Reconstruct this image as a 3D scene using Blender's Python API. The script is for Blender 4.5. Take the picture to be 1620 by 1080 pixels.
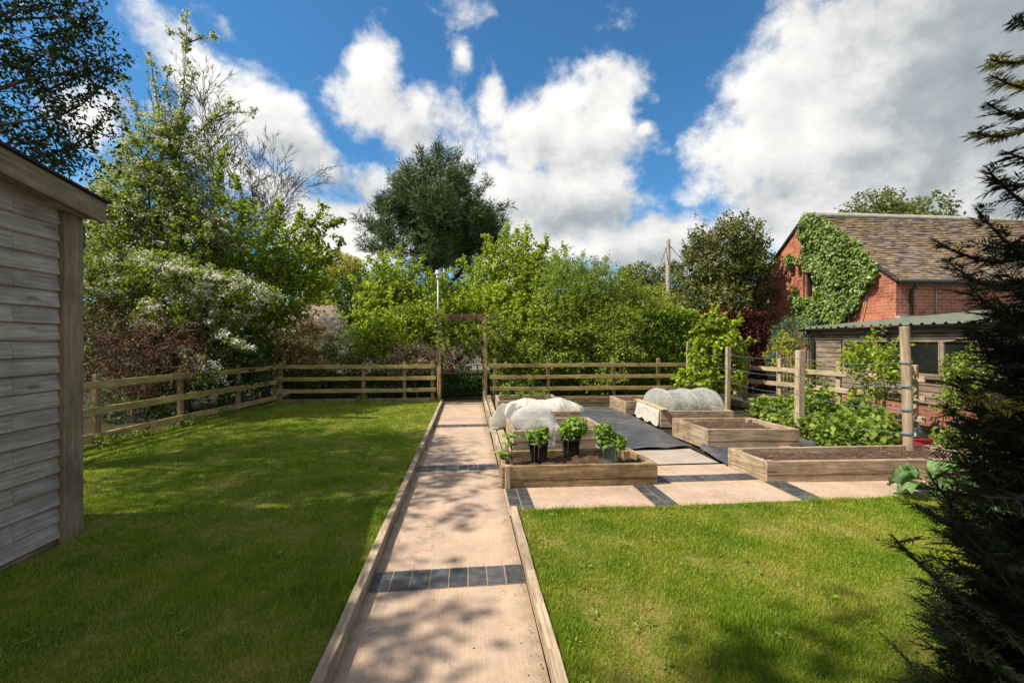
import bpy, bmesh, math, random
import numpy as np
from mathutils import Vector, Matrix, noise as mnoise

for o in list(bpy.data.objects):
    bpy.data.objects.remove(o)
S = bpy.context.scene
COL = S.collection
R = math.radians
random.seed(11)
rng = np.random.default_rng(11)

# ------------------------------------------------------------------ camera
YAW = R(5.55)
EYE = 1.5
cam_d = bpy.data.cameras.new('camera')
cam = bpy.data.objects.new('camera', cam_d)
COL.objects.link(cam)
cam.location = (0, 0, EYE)
cam.rotation_euler = (R(90), 0, -YAW)
cam_d.sensor_width = 36
cam_d.lens = 16
cam_d.clip_start = 0.05
cam_d.clip_end = 3000
cam_d.dof.use_dof = True
cam_d.dof.focus_distance = 8.0
cam_d.dof.aperture_fstop = 5.6
S.camera = cam

# ------------------------------------------------------------------ exposure
S.view_settings.view_transform = 'Standard'
S.view_settings.look = 'None'
S.view_settings.exposure = 0.84
S.view_settings.gamma = 1.0

# ------------------------------------------------------------------ sun
SUN_EL, SUN_AZ = R(52), R(10)          # azimuth measured from -X towards -Y
sdir = Vector((-math.cos(SUN_EL) * math.cos(SUN_AZ), -math.cos(SUN_EL) * math.sin(SUN_AZ), math.sin(SUN_EL)))
sun_d = bpy.data.lights.new('sun', 'SUN')
sun_d.energy = 4.5
sun_d.angle = R(0.53)
sun_d.color = (1.0, 0.925, 0.79)
sun = bpy.data.objects.new('sun', sun_d)
COL.objects.link(sun)
sun.rotation_euler = sdir.to_track_quat('Z', 'Y').to_euler()
sun.location = sdir * 60


class NT:
    """small helper around a node tree"""
    def __init__(self, tree):
        self.t = tree
        tree.nodes.clear()

    def n(self, kind, **kw):
        nd = self.t.nodes.new(kind)
        for k, v in kw.items():
            if k.startswith('i_'):
                nd.inputs[k[2:].replace('_', ' ')].default_value = v
            else:
                setattr(nd, k, v)
        return nd

    def l(self, a, b):
        self.t.links.new(a, b)

    def math(self, op, a, b=None, c=None, clamp=False):
        nd = self.t.nodes.new('ShaderNodeMath')
        nd.operation = op
        nd.use_clamp = clamp
        for i, v in enumerate((a, b, c)):
            if v is None:
                continue
            if isinstance(v, (int, float)):
                nd.inputs[i].default_value = v
            else:
                self.l(v, nd.inputs[i])
        return nd.outputs[0]

    def ramp(self, fac, stops, interp='LINEAR'):
        nd = self.t.nodes.new('ShaderNodeValToRGB')
        nd.color_ramp.interpolation = interp
        els = nd.color_ramp.elements
        while len(els) > 1:
            els.remove(els[-1])
        for i, (p, c) in enumerate(stops):
            e = els[0] if i == 0 else els.new(p)
            e.position = p
            if isinstance(c, (int, float)):
                c = (c, c, c)
            e.color = (*c, 1)
        self.l(fac, nd.inputs[0])
        return nd.outputs[0]

    def mix(self, fac, a, b, mode='MIX'):
        nd = self.t.nodes.new('ShaderNodeMix')
        nd.data_type = 'RGBA'
        nd.blend_type = mode
        for s, v in ((nd.inputs['Factor'], fac), (nd.inputs['A'], a), (nd.inputs['B'], b)):
            pass
        ins = [i for i in nd.inputs if i.enabled]
        for s, v in zip(ins, (fac, a, b)):
            if isinstance(v, (int, float)):
                s.default_value = v
            elif isinstance(v, tuple):
                s.default_value = (*v, 1)
            else:
                self.l(v, s)
        return [o for o in nd.outputs if o.enabled][0]

    def noise(self, vec, scale, detail=4, rough=0.55, dist=0.0):
        nd = self.t.nodes.new('ShaderNodeTexNoise')
        nd.inputs['Scale'].default_value = scale
        nd.inputs['Detail'].default_value = detail
        nd.inputs['Roughness'].default_value = rough
        nd.inputs['Distortion'].default_value = dist
        if vec is not None:
            self.l(vec, nd.inputs['Vector'])
        return nd.outputs['Fac']

    def mapping(self, vec, loc=(0, 0, 0), rot=(0, 0, 0), scale=(1, 1, 1), kind='POINT'):
        nd = self.t.nodes.new('ShaderNodeMapping')
        nd.vector_type = kind
        nd.inputs['Location'].default_value = loc
        nd.inputs['Rotation'].default_value = rot
        nd.inputs['Scale'].default_value = scale
        self.l(vec, nd.inputs['Vector'])
        return nd.outputs[0]


# ------------------------------------------------------------------ sky with broken cumulus
def sky_dir(px, py):
    """direction (azimuth, elevation) of a point of sky"""
    a = math.atan((px - 810) / 720)
    e = math.atan((540 - py) / 720 * math.cos(a))
    return a + YAW, e


world = bpy.data.worlds.new('World')
S.world = world
world.use_nodes = True
w = NT(world.node_tree)
tc = w.n('ShaderNodeTexCoord')
sky = w.n('ShaderNodeTexSky', sky_type='NISHITA')
sky.sun_disc = False
sky.sun_elevation = SUN_EL
sky.sun_rotation = math.atan2(sdir.x, sdir.y) % (2 * math.pi)
sky.air_density = 1.0
sky.dust_density = 0.3
sky.ozone_density = 3.0
sky.altitude = 300
sep = w.n('ShaderNodeSeparateXYZ')
w.l(tc.outputs['Generated'], sep.inputs[0])
az = w.math('ARCTAN2', sep.outputs[0], sep.outputs[1])
el = w.math('ARCSINE', sep.outputs[2])
comb = w.n('ShaderNodeCombineXYZ')
w.l(az, comb.inputs[0])
w.l(el, comb.inputs[1])
AE = comb.outputs[0]


def blobs_field(items):
    acc = None
    for px, py, rx, ry, rot, wt in items:
        a, e = sky_dir(px, py)
        k = 1 / 720 * math.cos(a - YAW) ** 2
        m = w.mapping(AE, (a, e, 0), (0, 0, R(rot)), (rx * k, ry / 720 * math.cos(a - YAW) ** 0.5 * math.cos(e), 1), 'TEXTURE')
        g = w.n('ShaderNodeTexGradient', gradient_type='SPHERICAL')
        w.l(m, g.inputs[0])
        v = w.math('MULTIPLY', g.outputs['Fac'], wt)
        acc = v if acc is None else w.math('MAXIMUM', acc, v)
    return acc


cover = blobs_field([
    (330, 130, 230, 66, -30, 0.95), (470, 230, 280, 95, -28, 1.15), (430, 300, 260, 80, -20, 1.1), (592, 100, 80, 80, 0, 1.15), (585, 180, 125, 105, 0, 1.15),
    (655, 225, 150, 110, -20, 1.2), (700, 280, 130, 80, 0, 1.2), (530, 355, 280, 110, -10, 1.5), (560, 290, 170, 95, 0, 1.2), (870, 205, 140, 120, 20, 1.15),
    (965, 150, 115, 85, 15, 1.05), (785, 150, 46, 95, 10, 0.8), (930, 250, 150, 120, 0, 1.3),
    (830, 350, 320, 120, 0, 1.6), (1060, 390, 300, 85, 0, 1.6), (745, 20, 80, 60, 0, 0.85), (733, 80, 40, 60, 0, 0.75),
    (360, 45, 90, 44, -40, 0.66), (490, 95, 46, 90, 30, 0.66), (980, 40, 60, 60, 0, 0.62), (1020, 206, 36, 28, 0, 0.85),
    (1345, 190, 300, 290, 0, 2.3), (1500, 110, 320, 300, 0, 2.5), (1185, 250, 160, 130, 0, 1.3), (1260, 30, 140, 150, 0, 1.35),
    (1110, 300, 110, 65, 20, 0.9), (1500, 310, 260, 90, 10, 1.5), (1560, 340, 220, 90, 0, 1.6), (160, 185, 120, 60, -20, 1.0),
    (-300, 250, 420, 140, 0, 1.4), (2300, 200, 520, 260, 0, 1.5), (100, 350, 300, 90, 0, 1.3),
])
shade_f = blobs_field([
    (1540, 120, 460, 360, 15, 1.0), (1390, 260, 280, 130, 20, 0.75), (1240, 310, 180, 70, 10, 0.7),
    (900, 345, 200, 60, 0, 0.6), (560, 300, 180, 60, -15, 0.5), (1050, 410, 200, 40, 0, 0.6), (900, 250, 120, 60, 0, 0.4),
    (470, 250, 160, 50, -30, 0.45), (650, 215, 90, 60, 0, 0.4),
])
flat = w.mapping(tc.outputs['Generated'], (0, 0, 0), (0, 0, 0), (1, 1, 1.25))
n1 = w.noise(flat, 5.0, 10, 0.60, 0.12)
n2 = w.noise(w.mapping(tc.outputs['Generated'], (3.1, 1.7, 0.4)), 15, 7, 0.60, 0.15)
n1b = w.noise(w.mapping(flat, (-0.035, 0, 0.045)), 5.0, 10, 0.60, 0.12)   # the same billows, looked up a step towards the sun
# unseen cloud added overhead and behind the viewpoint to lift and neutralise the shade
behind = w.math('MULTIPLY_ADD', sep.outputs[1], -2.2, 0.1)
overhead = w.math('MULTIPLY_ADD', sep.outputs[2], 5.0, -3.9)
extra = w.math('MINIMUM', w.math('MAXIMUM', w.math('MAXIMUM', behind, overhead), 0.0), 0.85)
cover = w.math('MAXIMUM', cover, extra)
dens = w.math('ADD', cover, w.math('MULTIPLY', w.math('SUBTRACT', n1, 0.5), 2.7))
dens = w.math('ADD', dens, w.math('MULTIPLY', w.math('SUBTRACT', n2, 0.5), 0.75))
alpha = w.n('ShaderNodeMapRange', interpolation_type='SMOOTHSTEP')
alpha.inputs['From Min'].default_value = 0.34
alpha.inputs['From Max'].default_value = 0.92
w.l(dens, alpha.inputs['Value'])
relief = w.math('MULTIPLY', w.math('SUBTRACT', n1, n1b), 1.5)
sh = w.math('SUBTRACT', w.math('MULTIPLY', shade_f, 0.86), relief)
sh = w.math('ADD', sh, w.math('MULTIPLY', w.math('SUBTRACT', n2, 0.5), 0.12))
sh = w.math('ADD', sh, w.math('MULTIPLY', w.math('SUBTRACT', w.noise(flat, 2.4, 4, 0.5), 0.5), 0.75))
ccol = w.ramp(w.math('ADD', sh, 0.1, clamp=True), [(0.0, (0.95, 0.935, 0.91)), (0.3, (0.76, 0.755, 0.745)), (0.65, (0.43, 0.465, 0.49)), (1.0, (0.27, 0.315, 0.355))])
bg_sky = w.n('ShaderNodeBackground', i_Strength=0.078)
tint = w.mix(1.0, sky.outputs[0], (0.47, 0.93, 1.12), 'MULTIPLY')
w.l(tint, bg_sky.inputs['Color'])
bg_cloud = w.n('ShaderNodeBackground', i_Strength=0.62)
w.l(ccol, bg_cloud.inputs['Color'])
ms = w.n('ShaderNodeMixShader')
above = w.math('GREATER_THAN', el, -0.02)
w.l(w.math('MULTIPLY', alpha.outputs[0], above), ms.inputs[0])
w.l(bg_sky.outputs[0], ms.inputs[1])
w.l(bg_cloud.outputs[0], ms.inputs[2])
wo = w.n('ShaderNodeOutputWorld')
w.l(ms.outputs[0], wo.inputs[0])
try:
    world.cycles.sampling_method = 'MANUAL'
    world.cycles.sample_map_resolution = 512
except Exception:
    pass

# ------------------------------------------------------------------ places
CS, SN = math.cos(YAW), math.sin(YAW)


def W(px, py, zc):
    xc = (px - 810) / 720 * zc
    return Vector((xc * CS + zc * SN, -xc * SN + zc * CS, EYE + (540 - py) / 720 * zc))


def G(px, py, h=0.0):
    return W(px, py, 720 * (EYE - h) / (py - 540))


# ------------------------------------------------------------------ materials
MATS = {}


def newmat(name):
    m = bpy.data.materials.new(name)
    m.use_nodes = True
    MATS[name] = m
    return m, NT(m.node_tree)


def finish(nt, shader):
    o = nt.n('ShaderNodeOutputMaterial')
    nt.l(shader, o.inputs[0])


def bump(nt, h, strength=0.3, dist=0.01):
    b = nt.n('ShaderNodeBump', i_Strength=strength, i_Distance=dist)
    nt.l(h, b.inputs['Height'])
    return b.outputs[0]


def principled(nt, col, rough=0.8, spec=0.3, normal=None, metal=0.0):
    p = nt.n('ShaderNodeBsdfPrincipled')
    if isinstance(col, tuple):
        p.inputs['Base Color'].default_value = (*col, 1)
    else:
        nt.l(col, p.inputs['Base Color'])
    if isinstance(rough, (int, float)):
        p.inputs['Roughness'].default_value = rough
    else:
        nt.l(rough, p.inputs['Roughness'])
    p.inputs['Specular IOR Level'].default_value = spec
    p.inputs['Metallic'].default_value = metal
    if normal is not None:
        nt.l(normal, p.inputs['Normal'])
    return p.outputs[0]


def wood(name, dark, light, moss=None, moss_amt=0.0, knots=True, bumpy=0.5):
    m, t = newmat(name)
    tcn = t.n('ShaderNodeTexCoord')
    uv, ob = tcn.outputs['UV'], t.n('ShaderNodeNewGeometry')
    pos = ob.outputs['Position']
    isl = ob.outputs['Random Per Island']
    g1 = t.noise(t.mapping(uv, scale=(1.6, 38, 1)), 1.6, 6, 0.62, 0.6)
    g2 = t.noise(t.mapping(uv, scale=(0.7, 7, 1)), 2.2, 4, 0.6, 1.2)
    f = t.math('ADD', t.math('MULTIPLY', g1, 0.6), t.math('MULTIPLY', g2, 0.55))
    c = t.ramp(f, [(0.40, dark), (0.56, tuple(0.5 * (a + b) for a, b in zip(dark, light))), (0.70, light)])
    if knots:
        v = t.n('ShaderNodeTexVoronoi', i_Scale=1.0)
        t.l(t.mapping(uv, scale=(2.2, 8.5, 1)), v.inputs['Vector'])
        k = t.ramp(v.outputs['Distance'], [(0.0, 1.0), (0.09, 0.9), (0.15, 0.0)])
        kn = t.math('MULTIPLY', k, 0.65)
        c = t.mix(kn, c, tuple(0.35 * d for d in dark))
    big = t.noise(pos, 3.2, 5, 0.65)
    c = t.mix(t.ramp(big, [(0.45, 0.0), (0.72, 0.55)]), c, tuple(0.6 * d for d in dark))
    if moss:
        mo = t.noise(pos, 5.5, 5, 0.7)
        c = t.mix(t.ramp(mo, [(0.62 - 0.25 * moss_amt, 0.0), (0.78 - 0.15 * moss_amt, moss_amt)]), c, moss)
    tintv = t.ramp(isl, [(0.0, 0.74), (1.0, 1.16)])
    c = t.mix(1.0, c, tintv, 'MULTIPLY')
    finish(t, principled(t, c, 0.85, 0.2, bump(t, g1, bumpy, 0.006)))
    return m


wood('shed_wood', (0.18, 0.15, 0.12), (0.42, 0.37, 0.305), (0.15, 0.125, 0.09), 0.3)
wood('shed_trim', (0.125, 0.088, 0.05), (0.28, 0.21, 0.138), (0.12, 0.115, 0.05), 0.45)
wood('fence_wood', (0.15, 0.102, 0.042), (0.47, 0.35, 0.15), (0.24, 0.21, 0.04), 0.6)
wood('fence_post_wood', (0.105, 0.07, 0.036), (0.32, 0.228, 0.125), (0.16, 0.145, 0.04), 0.4)
wood('post_wood', (0.20, 0.145, 0.085), (0.47, 0.37, 0.25), (0.16, 0.15, 0.07), 0.3)
wood('bed_wood', (0.13, 0.086, 0.052), (0.44, 0.33, 0.225), (0.10, 0.075, 0.035), 0.5)
wood('old_bed_wood', (0.10, 0.062, 0.03), (0.38, 0.262, 0.145), (0.06, 0.05, 0.018), 0.75)
wood('kerb_wood', (0.17, 0.12, 0.08), (0.44, 0.34, 0.24), (0.15, 0.12, 0.06), 0.3)
wood('arbour_wood', (0.085, 0.052, 0.03), (0.22, 0.15, 0.09), (0.12, 0.12, 0.04), 0.3)
wood('lean_wood', (0.085, 0.052, 0.034), (0.33, 0.25, 0.185), None, 0)
wood('plank_wood', (0.22, 0.15, 0.07), (0.52, 0.39, 0.20), None, 0)


def simple(name, col, rough=0.6, spec=0.4, var=0.15, scale=8, metal=0.0, bmp=0.0):
    m, t = newmat(name)
    p = t.n('ShaderNodeNewGeometry').outputs['Position']
    nz = t.noise(p, scale, 5, 0.6)
    c = t.mix(1.0, col, t.ramp(nz, [(0.25, 1 - var), (0.75, 1 + var)]), 'MULTIPLY')
    finish(t, principled(t, c, rough, spec, bump(t, nz, bmp, 0.02) if bmp else None, metal))
    return m


simple('felt', (0.02, 0.021, 0.022), 0.9)
simple('black_plastic', (0.014, 0.014, 0.015), 0.4, 0.5, 0.3, 18)
simple('green_plastic', (0.16, 0.22, 0.17), 0.55, 0.4, 0.3, 18)
simple('red_plastic', (0.42, 0.02, 0.03), 0.35, 0.5, 0.15)
simple('galv', (0.30, 0.33, 0.37), 0.5, 0.4, 0.2, 20, 0.5)
simple('white_plastic', (0.55, 0.53, 0.56), 0.5)
simple('twine', (0.12, 0.22, 0.26), 0.7, 0.2, 0.3, 40)
simple('dark_glass', (0.012, 0.014, 0.014), 0.06, 0.8, 0.2)
simple('interior_dark', (0.02, 0.018, 0.016), 0.9)
simple('hoop', (0.42, 0.42, 0.4), 0.5)
simple('verge_mortar', (0.36, 0.33, 0.29), 0.9, 0.2, 0.3, 6, 0, 0.4)
simple('cream_render', (0.62, 0.55, 0.44), 0.9, 0.2, 0.1, 2)
simple('tan_roof', (0.19, 0.145, 0.11), 0.9, 0.2, 0.25, 3, 0, 0.3)
simple('pole_wood', (0.33, 0.29, 0.24), 0.9, 0.2, 0.3, 12)
simple('wire', (0.02, 0.02, 0.02), 0.6)
simple('stone', (0.36, 0.33, 0.28), 0.9, 0.2, 0.25, 9, 0, 0.5)


def bark(name, a, b):
    m, t = newmat(name)
    p = t.n('ShaderNodeNewGeometry').outputs['Position']
    nz = t.noise(t.mapping(p, scale=(14, 14, 3)), 1.5, 5, 0.65)
    finish(t, principled(t, t.ramp(nz, [(0.3, a), (0.7, b)]), 0.9, 0.15, bump(t, nz, 0.6, 0.02)))


bark('bark', (0.05, 0.04, 0.03), (0.17, 0.14, 0.105))
bark('bark_pale', (0.13, 0.11, 0.09), (0.34, 0.30, 0.25))
bark('twig_brown', (0.09, 0.055, 0.035), (0.26, 0.17, 0.11))
bark('yew_bark', (0.02, 0.014, 0.009), (0.05, 0.033, 0.02))
bark('cane', (0.16, 0.13, 0.05), (0.25, 0.22, 0.10))


def leafmat(name, a, b, trans=0.32, rough=0.5, spec=0.22, tcol=None, clump=0.3, rib=None):
    """leaves: a..b from leaf to leaf, slow drift of tone from twig to twig"""
    m, t = newmat(name)
    gain = (1, 1, 1) if name.startswith(('petal', 'dead', 'leaf_yew', 'leaf_copper', 'leaf_purple')) else (1.55, 1.28, 1.2)
    a, b = tuple(x * g for x, g in zip(a, gain)), tuple(x * g for x, g in zip(b, gain))
    geo = t.n('ShaderNodeNewGeometry')
    c = t.ramp(geo.outputs['Random Per Island'], [(0.0, a), (0.75, b), (1.0, tuple(min(1, x * 1.25) for x in b))])
    nz = t.noise(geo.outputs['Position'], 2.3, 3, 0.6)
    c = t.mix(1.0, c, t.ramp(nz, [(0.28, 1 - clump), (0.72, 1 + clump)]), 'MULTIPLY')
    pr = principled(t, c, rough, spec)
    tr = t.n('ShaderNodeBsdfTranslucent')
    tc2 = t.mix(1.0, c, tcol or (1.35, 1.45, 0.55), 'MULTIPLY')
    t.l(tc2, tr.inputs['Color'])
    ms_ = t.n('ShaderNodeMixShader', i_Fac=trans)
    t.l(pr, ms_.inputs[1])
    t.l(tr.outputs[0], ms_.inputs[2])
    finish(t, ms_.outputs[0])
    return m


leafmat('leaf_dark', (0.022, 0.042, 0.012), (0.055, 0.10, 0.025), 0.3)
leafmat('leaf_hawthorn', (0.05, 0.085, 0.014), (0.135, 0.19, 0.028), 0.45)
leafmat('leaf_hazel', (0.065, 0.115, 0.014), (0.16, 0.235, 0.028), 0.48)
leafmat('leaf_bright', (0.085, 0.15, 0.018), (0.20, 0.285, 0.035), 0.45)
leafmat('leaf_willow', (0.07, 0.13, 0.024), (0.165, 0.245, 0.042), 0.34)
leafmat('leaf_mid', (0.065, 0.115, 0.018), (0.14, 0.205, 0.030), 0.34)
leafmat('leaf_hedge', (0.04, 0.095, 0.012), (0.13, 0.23, 0.025), 0.36)
leafmat('leaf_box', (0.02, 0.05, 0.01), (0.05, 0.11, 0.018), 0.25)
leafmat('leaf_copper', (0.030, 0.009, 0.008), (0.105, 0.034, 0.026), 0.3, tcol=(1.6, 0.6, 0.5))
leafmat('leaf_holly', (0.025, 0.042, 0.010), (0.095, 0.12, 0.028), 0.18, 0.42, 0.35)
leafmat('leaf_pine', (0.016, 0.040, 0.013), (0.054, 0.096, 0.030), 0.12, 0.6)
leafmat('leaf_far', (0.05, 0.075, 0.03), (0.12, 0.16, 0.06), 0.3)
leafmat('leaf_yellow', (0.10, 0.13, 0.02), (0.24, 0.27, 0.04), 0.4)
leafmat('leaf_ivy', (0.035, 0.075, 0.016), (0.125, 0.195, 0.045), 0.25, 0.45, 0.3)
leafmat('leaf_plum_shaded', (0.010, 0.022, 0.007), (0.030, 0.052, 0.014), 0.16, 0.5)  # shade of the backlit crown is put into these darker leaf colours
leafmat('leaf_bronze', (0.05, 0.065, 0.014), (0.22, 0.17, 0.03), 0.35)
leafmat('leaf_blue', (0.03, 0.075, 0.045), (0.08, 0.15, 0.085), 0.25)
leafmat('leaf_purple', (0.028, 0.012, 0.009), (0.085, 0.036, 0.024), 0.3, tcol=(1.5, 0.6, 0.5))
leafmat('leaf_rasp', (0.045, 0.095, 0.020), (0.15, 0.225, 0.038), 0.38)
leafmat('leaf_straw', (0.05, 0.13, 0.02), (0.15, 0.27, 0.04), 0.36)
leafmat('leaf_rhubarb', (0.045, 0.10, 0.032), (0.075, 0.15, 0.05), 0.3, 0.45)
leafmat('leaf_yew', (0.007, 0.013, 0.006), (0.020, 0.032, 0.012), 0.10, 0.6, 0.12)
leafmat('leaf_yew_tip', (0.11, 0.10, 0.018), (0.20, 0.17, 0.03), 0.3, 0.5)
leafmat('petal_white', (0.62, 0.61, 0.50), (0.86, 0.85, 0.76), 0.25, 0.7, 0.1, (1, 1, 0.95), 0.1)
leafmat('petal_pink', (0.55, 0.27, 0.30), (0.78, 0.52, 0.52), 0.25, 0.7, 0.1, (1, 0.9, 0.9), 0.1)
leafmat('petal_magenta', (0.50, 0.012, 0.12), (0.72, 0.03, 0.22), 0.25, 0.6, 0.2, (1, 0.8, 0.8), 0.1)
leafmat('petal_yellow', (0.55, 0.38, 0.02), (0.75, 0.55, 0.03), 0.25, 0.7, 0.1, (1, 1, 0.9), 0.1)
leafmat('petal_lilac', (0.25, 0.28, 0.42), (0.45, 0.48, 0.60), 0.25, 0.7, 0.1, (1, 1, 1), 0.1)
leafmat('dead_leaf', (0.10, 0.06, 0.03), (0.30, 0.20, 0.10), 0.1, 0.9, 0.1, (1, 1, 1), 0.2)


def ground_mats():
    # soil
    m, t = newmat('soil')
    p = t.n('ShaderNodeNewGeometry').outputs['Position']
    a = t.noise(p, 9, 8, 0.72)
    b = t.noise(p, 46, 5, 0.7)
    c = t.ramp(t.math('ADD', t.math('MULTIPLY', a, 0.6), t.math('MULTIPLY', b, 0.4)),
               [(0.32, (0.025, 0.015, 0.01)), (0.5, (0.085, 0.052, 0.036)), (0.7, (0.16, 0.105, 0.075))])
    finish(t, principled(t, c, 0.95, 0.1, bump(t, b, 0.9, 0.03)))
    # earth outside the beds, leaf mould
    m, t = newmat('earth')
    p = t.n('ShaderNodeNewGeometry').outputs['Position']
    a = t.noise(p, 3, 8, 0.7)
    b = t.noise(p, 30, 5, 0.7)
    c = t.ramp(a, [(0.3, (0.022, 0.019, 0.010)), (0.5, (0.045, 0.037, 0.02)), (0.7, (0.045, 0.062, 0.018))])
    finish(t, principled(t, c, 0.95, 0.1, bump(t, b, 0.9, 0.04)))
    # lawn thatch under the blades
    m, t = newmat('lawn_base')
    p = t.n('ShaderNodeNewGeometry').outputs['Position']
    a = t.noise(p, 1.7, 8, 0.74)
    b = t.noise(p, 60, 5, 0.75)
    c = t.ramp(a, [(0.38, (0.085, 0.125, 0.012)), (0.52, (0.17, 0.185, 0.028)), (0.66, (0.33, 0.25, 0.085))])
    c = t.mix(1.0, c, t.ramp(b, [(0.3, 0.45), (0.7, 1.35)]), 'MULTIPLY')
    finish(t, principled(t, c, 0.95, 0.1, bump(t, b, 1.0, 0.02)))
    # concrete, brushed
    m, t = newmat('concrete')
    p = t.n('ShaderNodeNewGeometry').outputs['Position']
    a = t.noise(p, 2.2, 8, 0.68)
    b = t.noise(p, 130, 3, 0.6)
    br = t.noise(t.mapping(p, scale=(95, 3, 1)), 1.0, 3, 0.6)
    c = t.ramp(a, [(0.25, (0.29, 0.205, 0.148)), (0.5, (0.41, 0.295, 0.215)), (0.75, (0.50, 0.37, 0.275))])
    c = t.mix(1.0, c, t.ramp(b, [(0.3, 0.80), (0.62, 1.08)]), 'MULTIPLY')
    c = t.mix(1.0, c, t.ramp(br, [(0.3, 0.90), (0.7, 1.06)]), 'MULTIPLY')
    d = t.noise(p, 7, 6, 0.75)
    c = t.mix(t.ramp(d, [(0.60, 0.0), (0.74, 0.5)]), c, (0.20, 0.15, 0.11))
    st = t.noise(t.mapping(p, scale=(1, .6, 1)), 1.1, 6, 0.72, 0.6)
    c = t.mix(t.ramp(st, [(0.50, 0.0), (0.66, 0.42)]), c, (0.21, 0.155, 0.11))
    cr = t.n('ShaderNodeTexVoronoi', feature='DISTANCE_TO_EDGE', i_Scale=0.55)
    wv = t.n('ShaderNodeVectorMath', operation='ADD')
    nzc = t.n('ShaderNodeTexNoise', i_Scale=3.0, i_Detail=6.0)
    t.l(p, nzc.inputs['Vector'])
    t.l(p, wv.inputs[0])
    t.l(nzc.outputs['Color'], wv.inputs[1])
    t.l(wv.outputs[0], cr.inputs['Vector'])
    c = t.mix(t.ramp(cr.outputs['Distance'], [(0.0, 0.5), (0.0035, 0.3), (0.006, 0.0)]), c, (0.15, 0.11, 0.08))
    sx = t.n('ShaderNodeSeparateXYZ')
    t.l(p, sx.inputs[0])
    ed = t.math('ABSOLUTE', t.math('ADD', sx.outputs[0], 0.12))
    ed = t.math('ADD', ed, t.math('MULTIPLY', t.math('SUBTRACT', t.noise(p, 4.5, 6, 0.75), 0.5), 0.34))
    on = t.math('LESS_THAN', sx.outputs[0], 0.361)
    c = t.mix(t.math('MULTIPLY', t.ramp(ed, [(0.37, 0.0), (0.50, 0.72)]), on), c, (0.15, 0.115, 0.075))
    sp = t.noise(p, 240, 2, 0.6)
    c = t.mix(t.ramp(sp, [(0.66, 0.0), (0.72, 0.5)]), c, (0.16, 0.12, 0.09))
    v = t.n('ShaderNodeTexVoronoi', i_Scale=11.0)
    t.l(p, v.inputs['Vector'])
    c = t.mix(t.ramp(v.outputs['Distance'], [(0.0, 0.75), (0.07, 0.6), (0.10, 0.0)]), c, (0.16, 0.12, 0.085))
    finish(t, principled(t, c, 0.85, 0.25, bump(t, t.math('ADD', br, b), 0.25, 0.006)))
    # greyer slab
    m, t = newmat('slab')
    p = t.n('ShaderNodeNewGeometry').outputs['Position']
    a = t.noise(p, 3.2, 8, 0.68)
    b = t.noise(p, 110, 3, 0.6)
    c = t.ramp(a, [(0.3, (0.26, 0.21, 0.17)), (0.7, (0.40, 0.33, 0.27))])
    c = t.mix(1.0, c, t.ramp(b, [(0.3, 0.82), (0.62, 1.08)]), 'MULTIPLY')
    finish(t, principled(t, c, 0.85, 0.25, bump(t, b, 0.25, 0.006)))
    # blue brick pavers, one island each
    m, t = newmat('blue_brick')
    geo = t.n('ShaderNodeNewGeometry')
    a = t.noise(geo.outputs['Position'], 16, 6, 0.7)
    c = t.ramp(a, [(0.3, (0.028, 0.029, 0.031)), (0.6, (0.065, 0.066, 0.068)), (0.8, (0.14, 0.125, 0.11))])
    c = t.mix(1.0, c, t.ramp(geo.outputs['Random Per Island'], [(0, 0.7), (1, 1.3)]), 'MULTIPLY')
    finish(t, principled(t, c, 0.55, 0.4, bump(t, a, 0.3, 0.006)))
    simple('mortar', (0.25, 0.195, 0.14), 0.95, 0.1, 0.2, 30)
    # woven weed membrane
    m, t = newmat('membrane')
    tcn = t.n('ShaderNodeTexCoord')
    p = t.n('ShaderNodeNewGeometry').outputs['Position']
    a = t.noise(p, 2.6, 7, 0.65)
    b = t.noise(p, 55, 3, 0.6)
    c = t.ramp(a, [(0.3, (0.035, 0.037, 0.042)), (0.6, (0.075, 0.076, 0.082)), (0.78, (0.14, 0.125, 0.11))])
    c = t.mix(1.0, c, t.ramp(b, [(0.3, 0.75), (0.7, 1.2)]), 'MULTIPLY')
    cz = t.noise(t.mapping(p, scale=(0.8, 5, 1)), 1.6, 5, 0.7, 1.5)
    c = t.mix(t.ramp(t.noise(p, 1.3, 7, 0.75), [(0.5, 0.0), (0.72, 0.6)]), c, (0.17, 0.14, 0.11))
    finish(t, principled(t, c, 0.62, 0.35, bump(t, t.math('ADD', t.math('ADD', a, t.math('MULTIPLY', cz, 1.2)), t.math('MULTIPLY', b, 0.15)), 0.6, 0.04)))


ground_mats()


def grass_mat():
    m, t = newmat('grass')
    geo = t.n('ShaderNodeNewGeometry')
    p = geo.outputs['Position']
    a = t.noise(p, 1.7, 8, 0.74)
    b = t.noise(p, 6, 4, 0.6)
    f = t.math('ADD', t.math('MULTIPLY', a, 0.78), t.math('ADD', t.math('MULTIPLY', b, 0.14), t.math('MULTIPLY', geo.outputs['Random Per Island'], 0.30)))
    c = t.ramp(f, [(0.40, (0.088, 0.172, 0.009)), (0.54, (0.165, 0.26, 0.014)), (0.70, (0.28, 0.315, 0.028)), (0.83, (0.48, 0.36, 0.11))])
    pr = principled(t, c, 0.5, 0.3)
    tr = t.n('ShaderNodeBsdfTranslucent')
    t.l(t.mix(1.0, c, (1.2, 1.3, 0.6), 'MULTIPLY'), tr.inputs['Color'])
    x = t.n('ShaderNodeMixShader', i_Fac=0.3)
    t.l(pr, x.inputs[1])
    t.l(tr.outputs[0], x.inputs[2])
    finish(t, x.outputs[0])


grass_mat()


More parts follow.
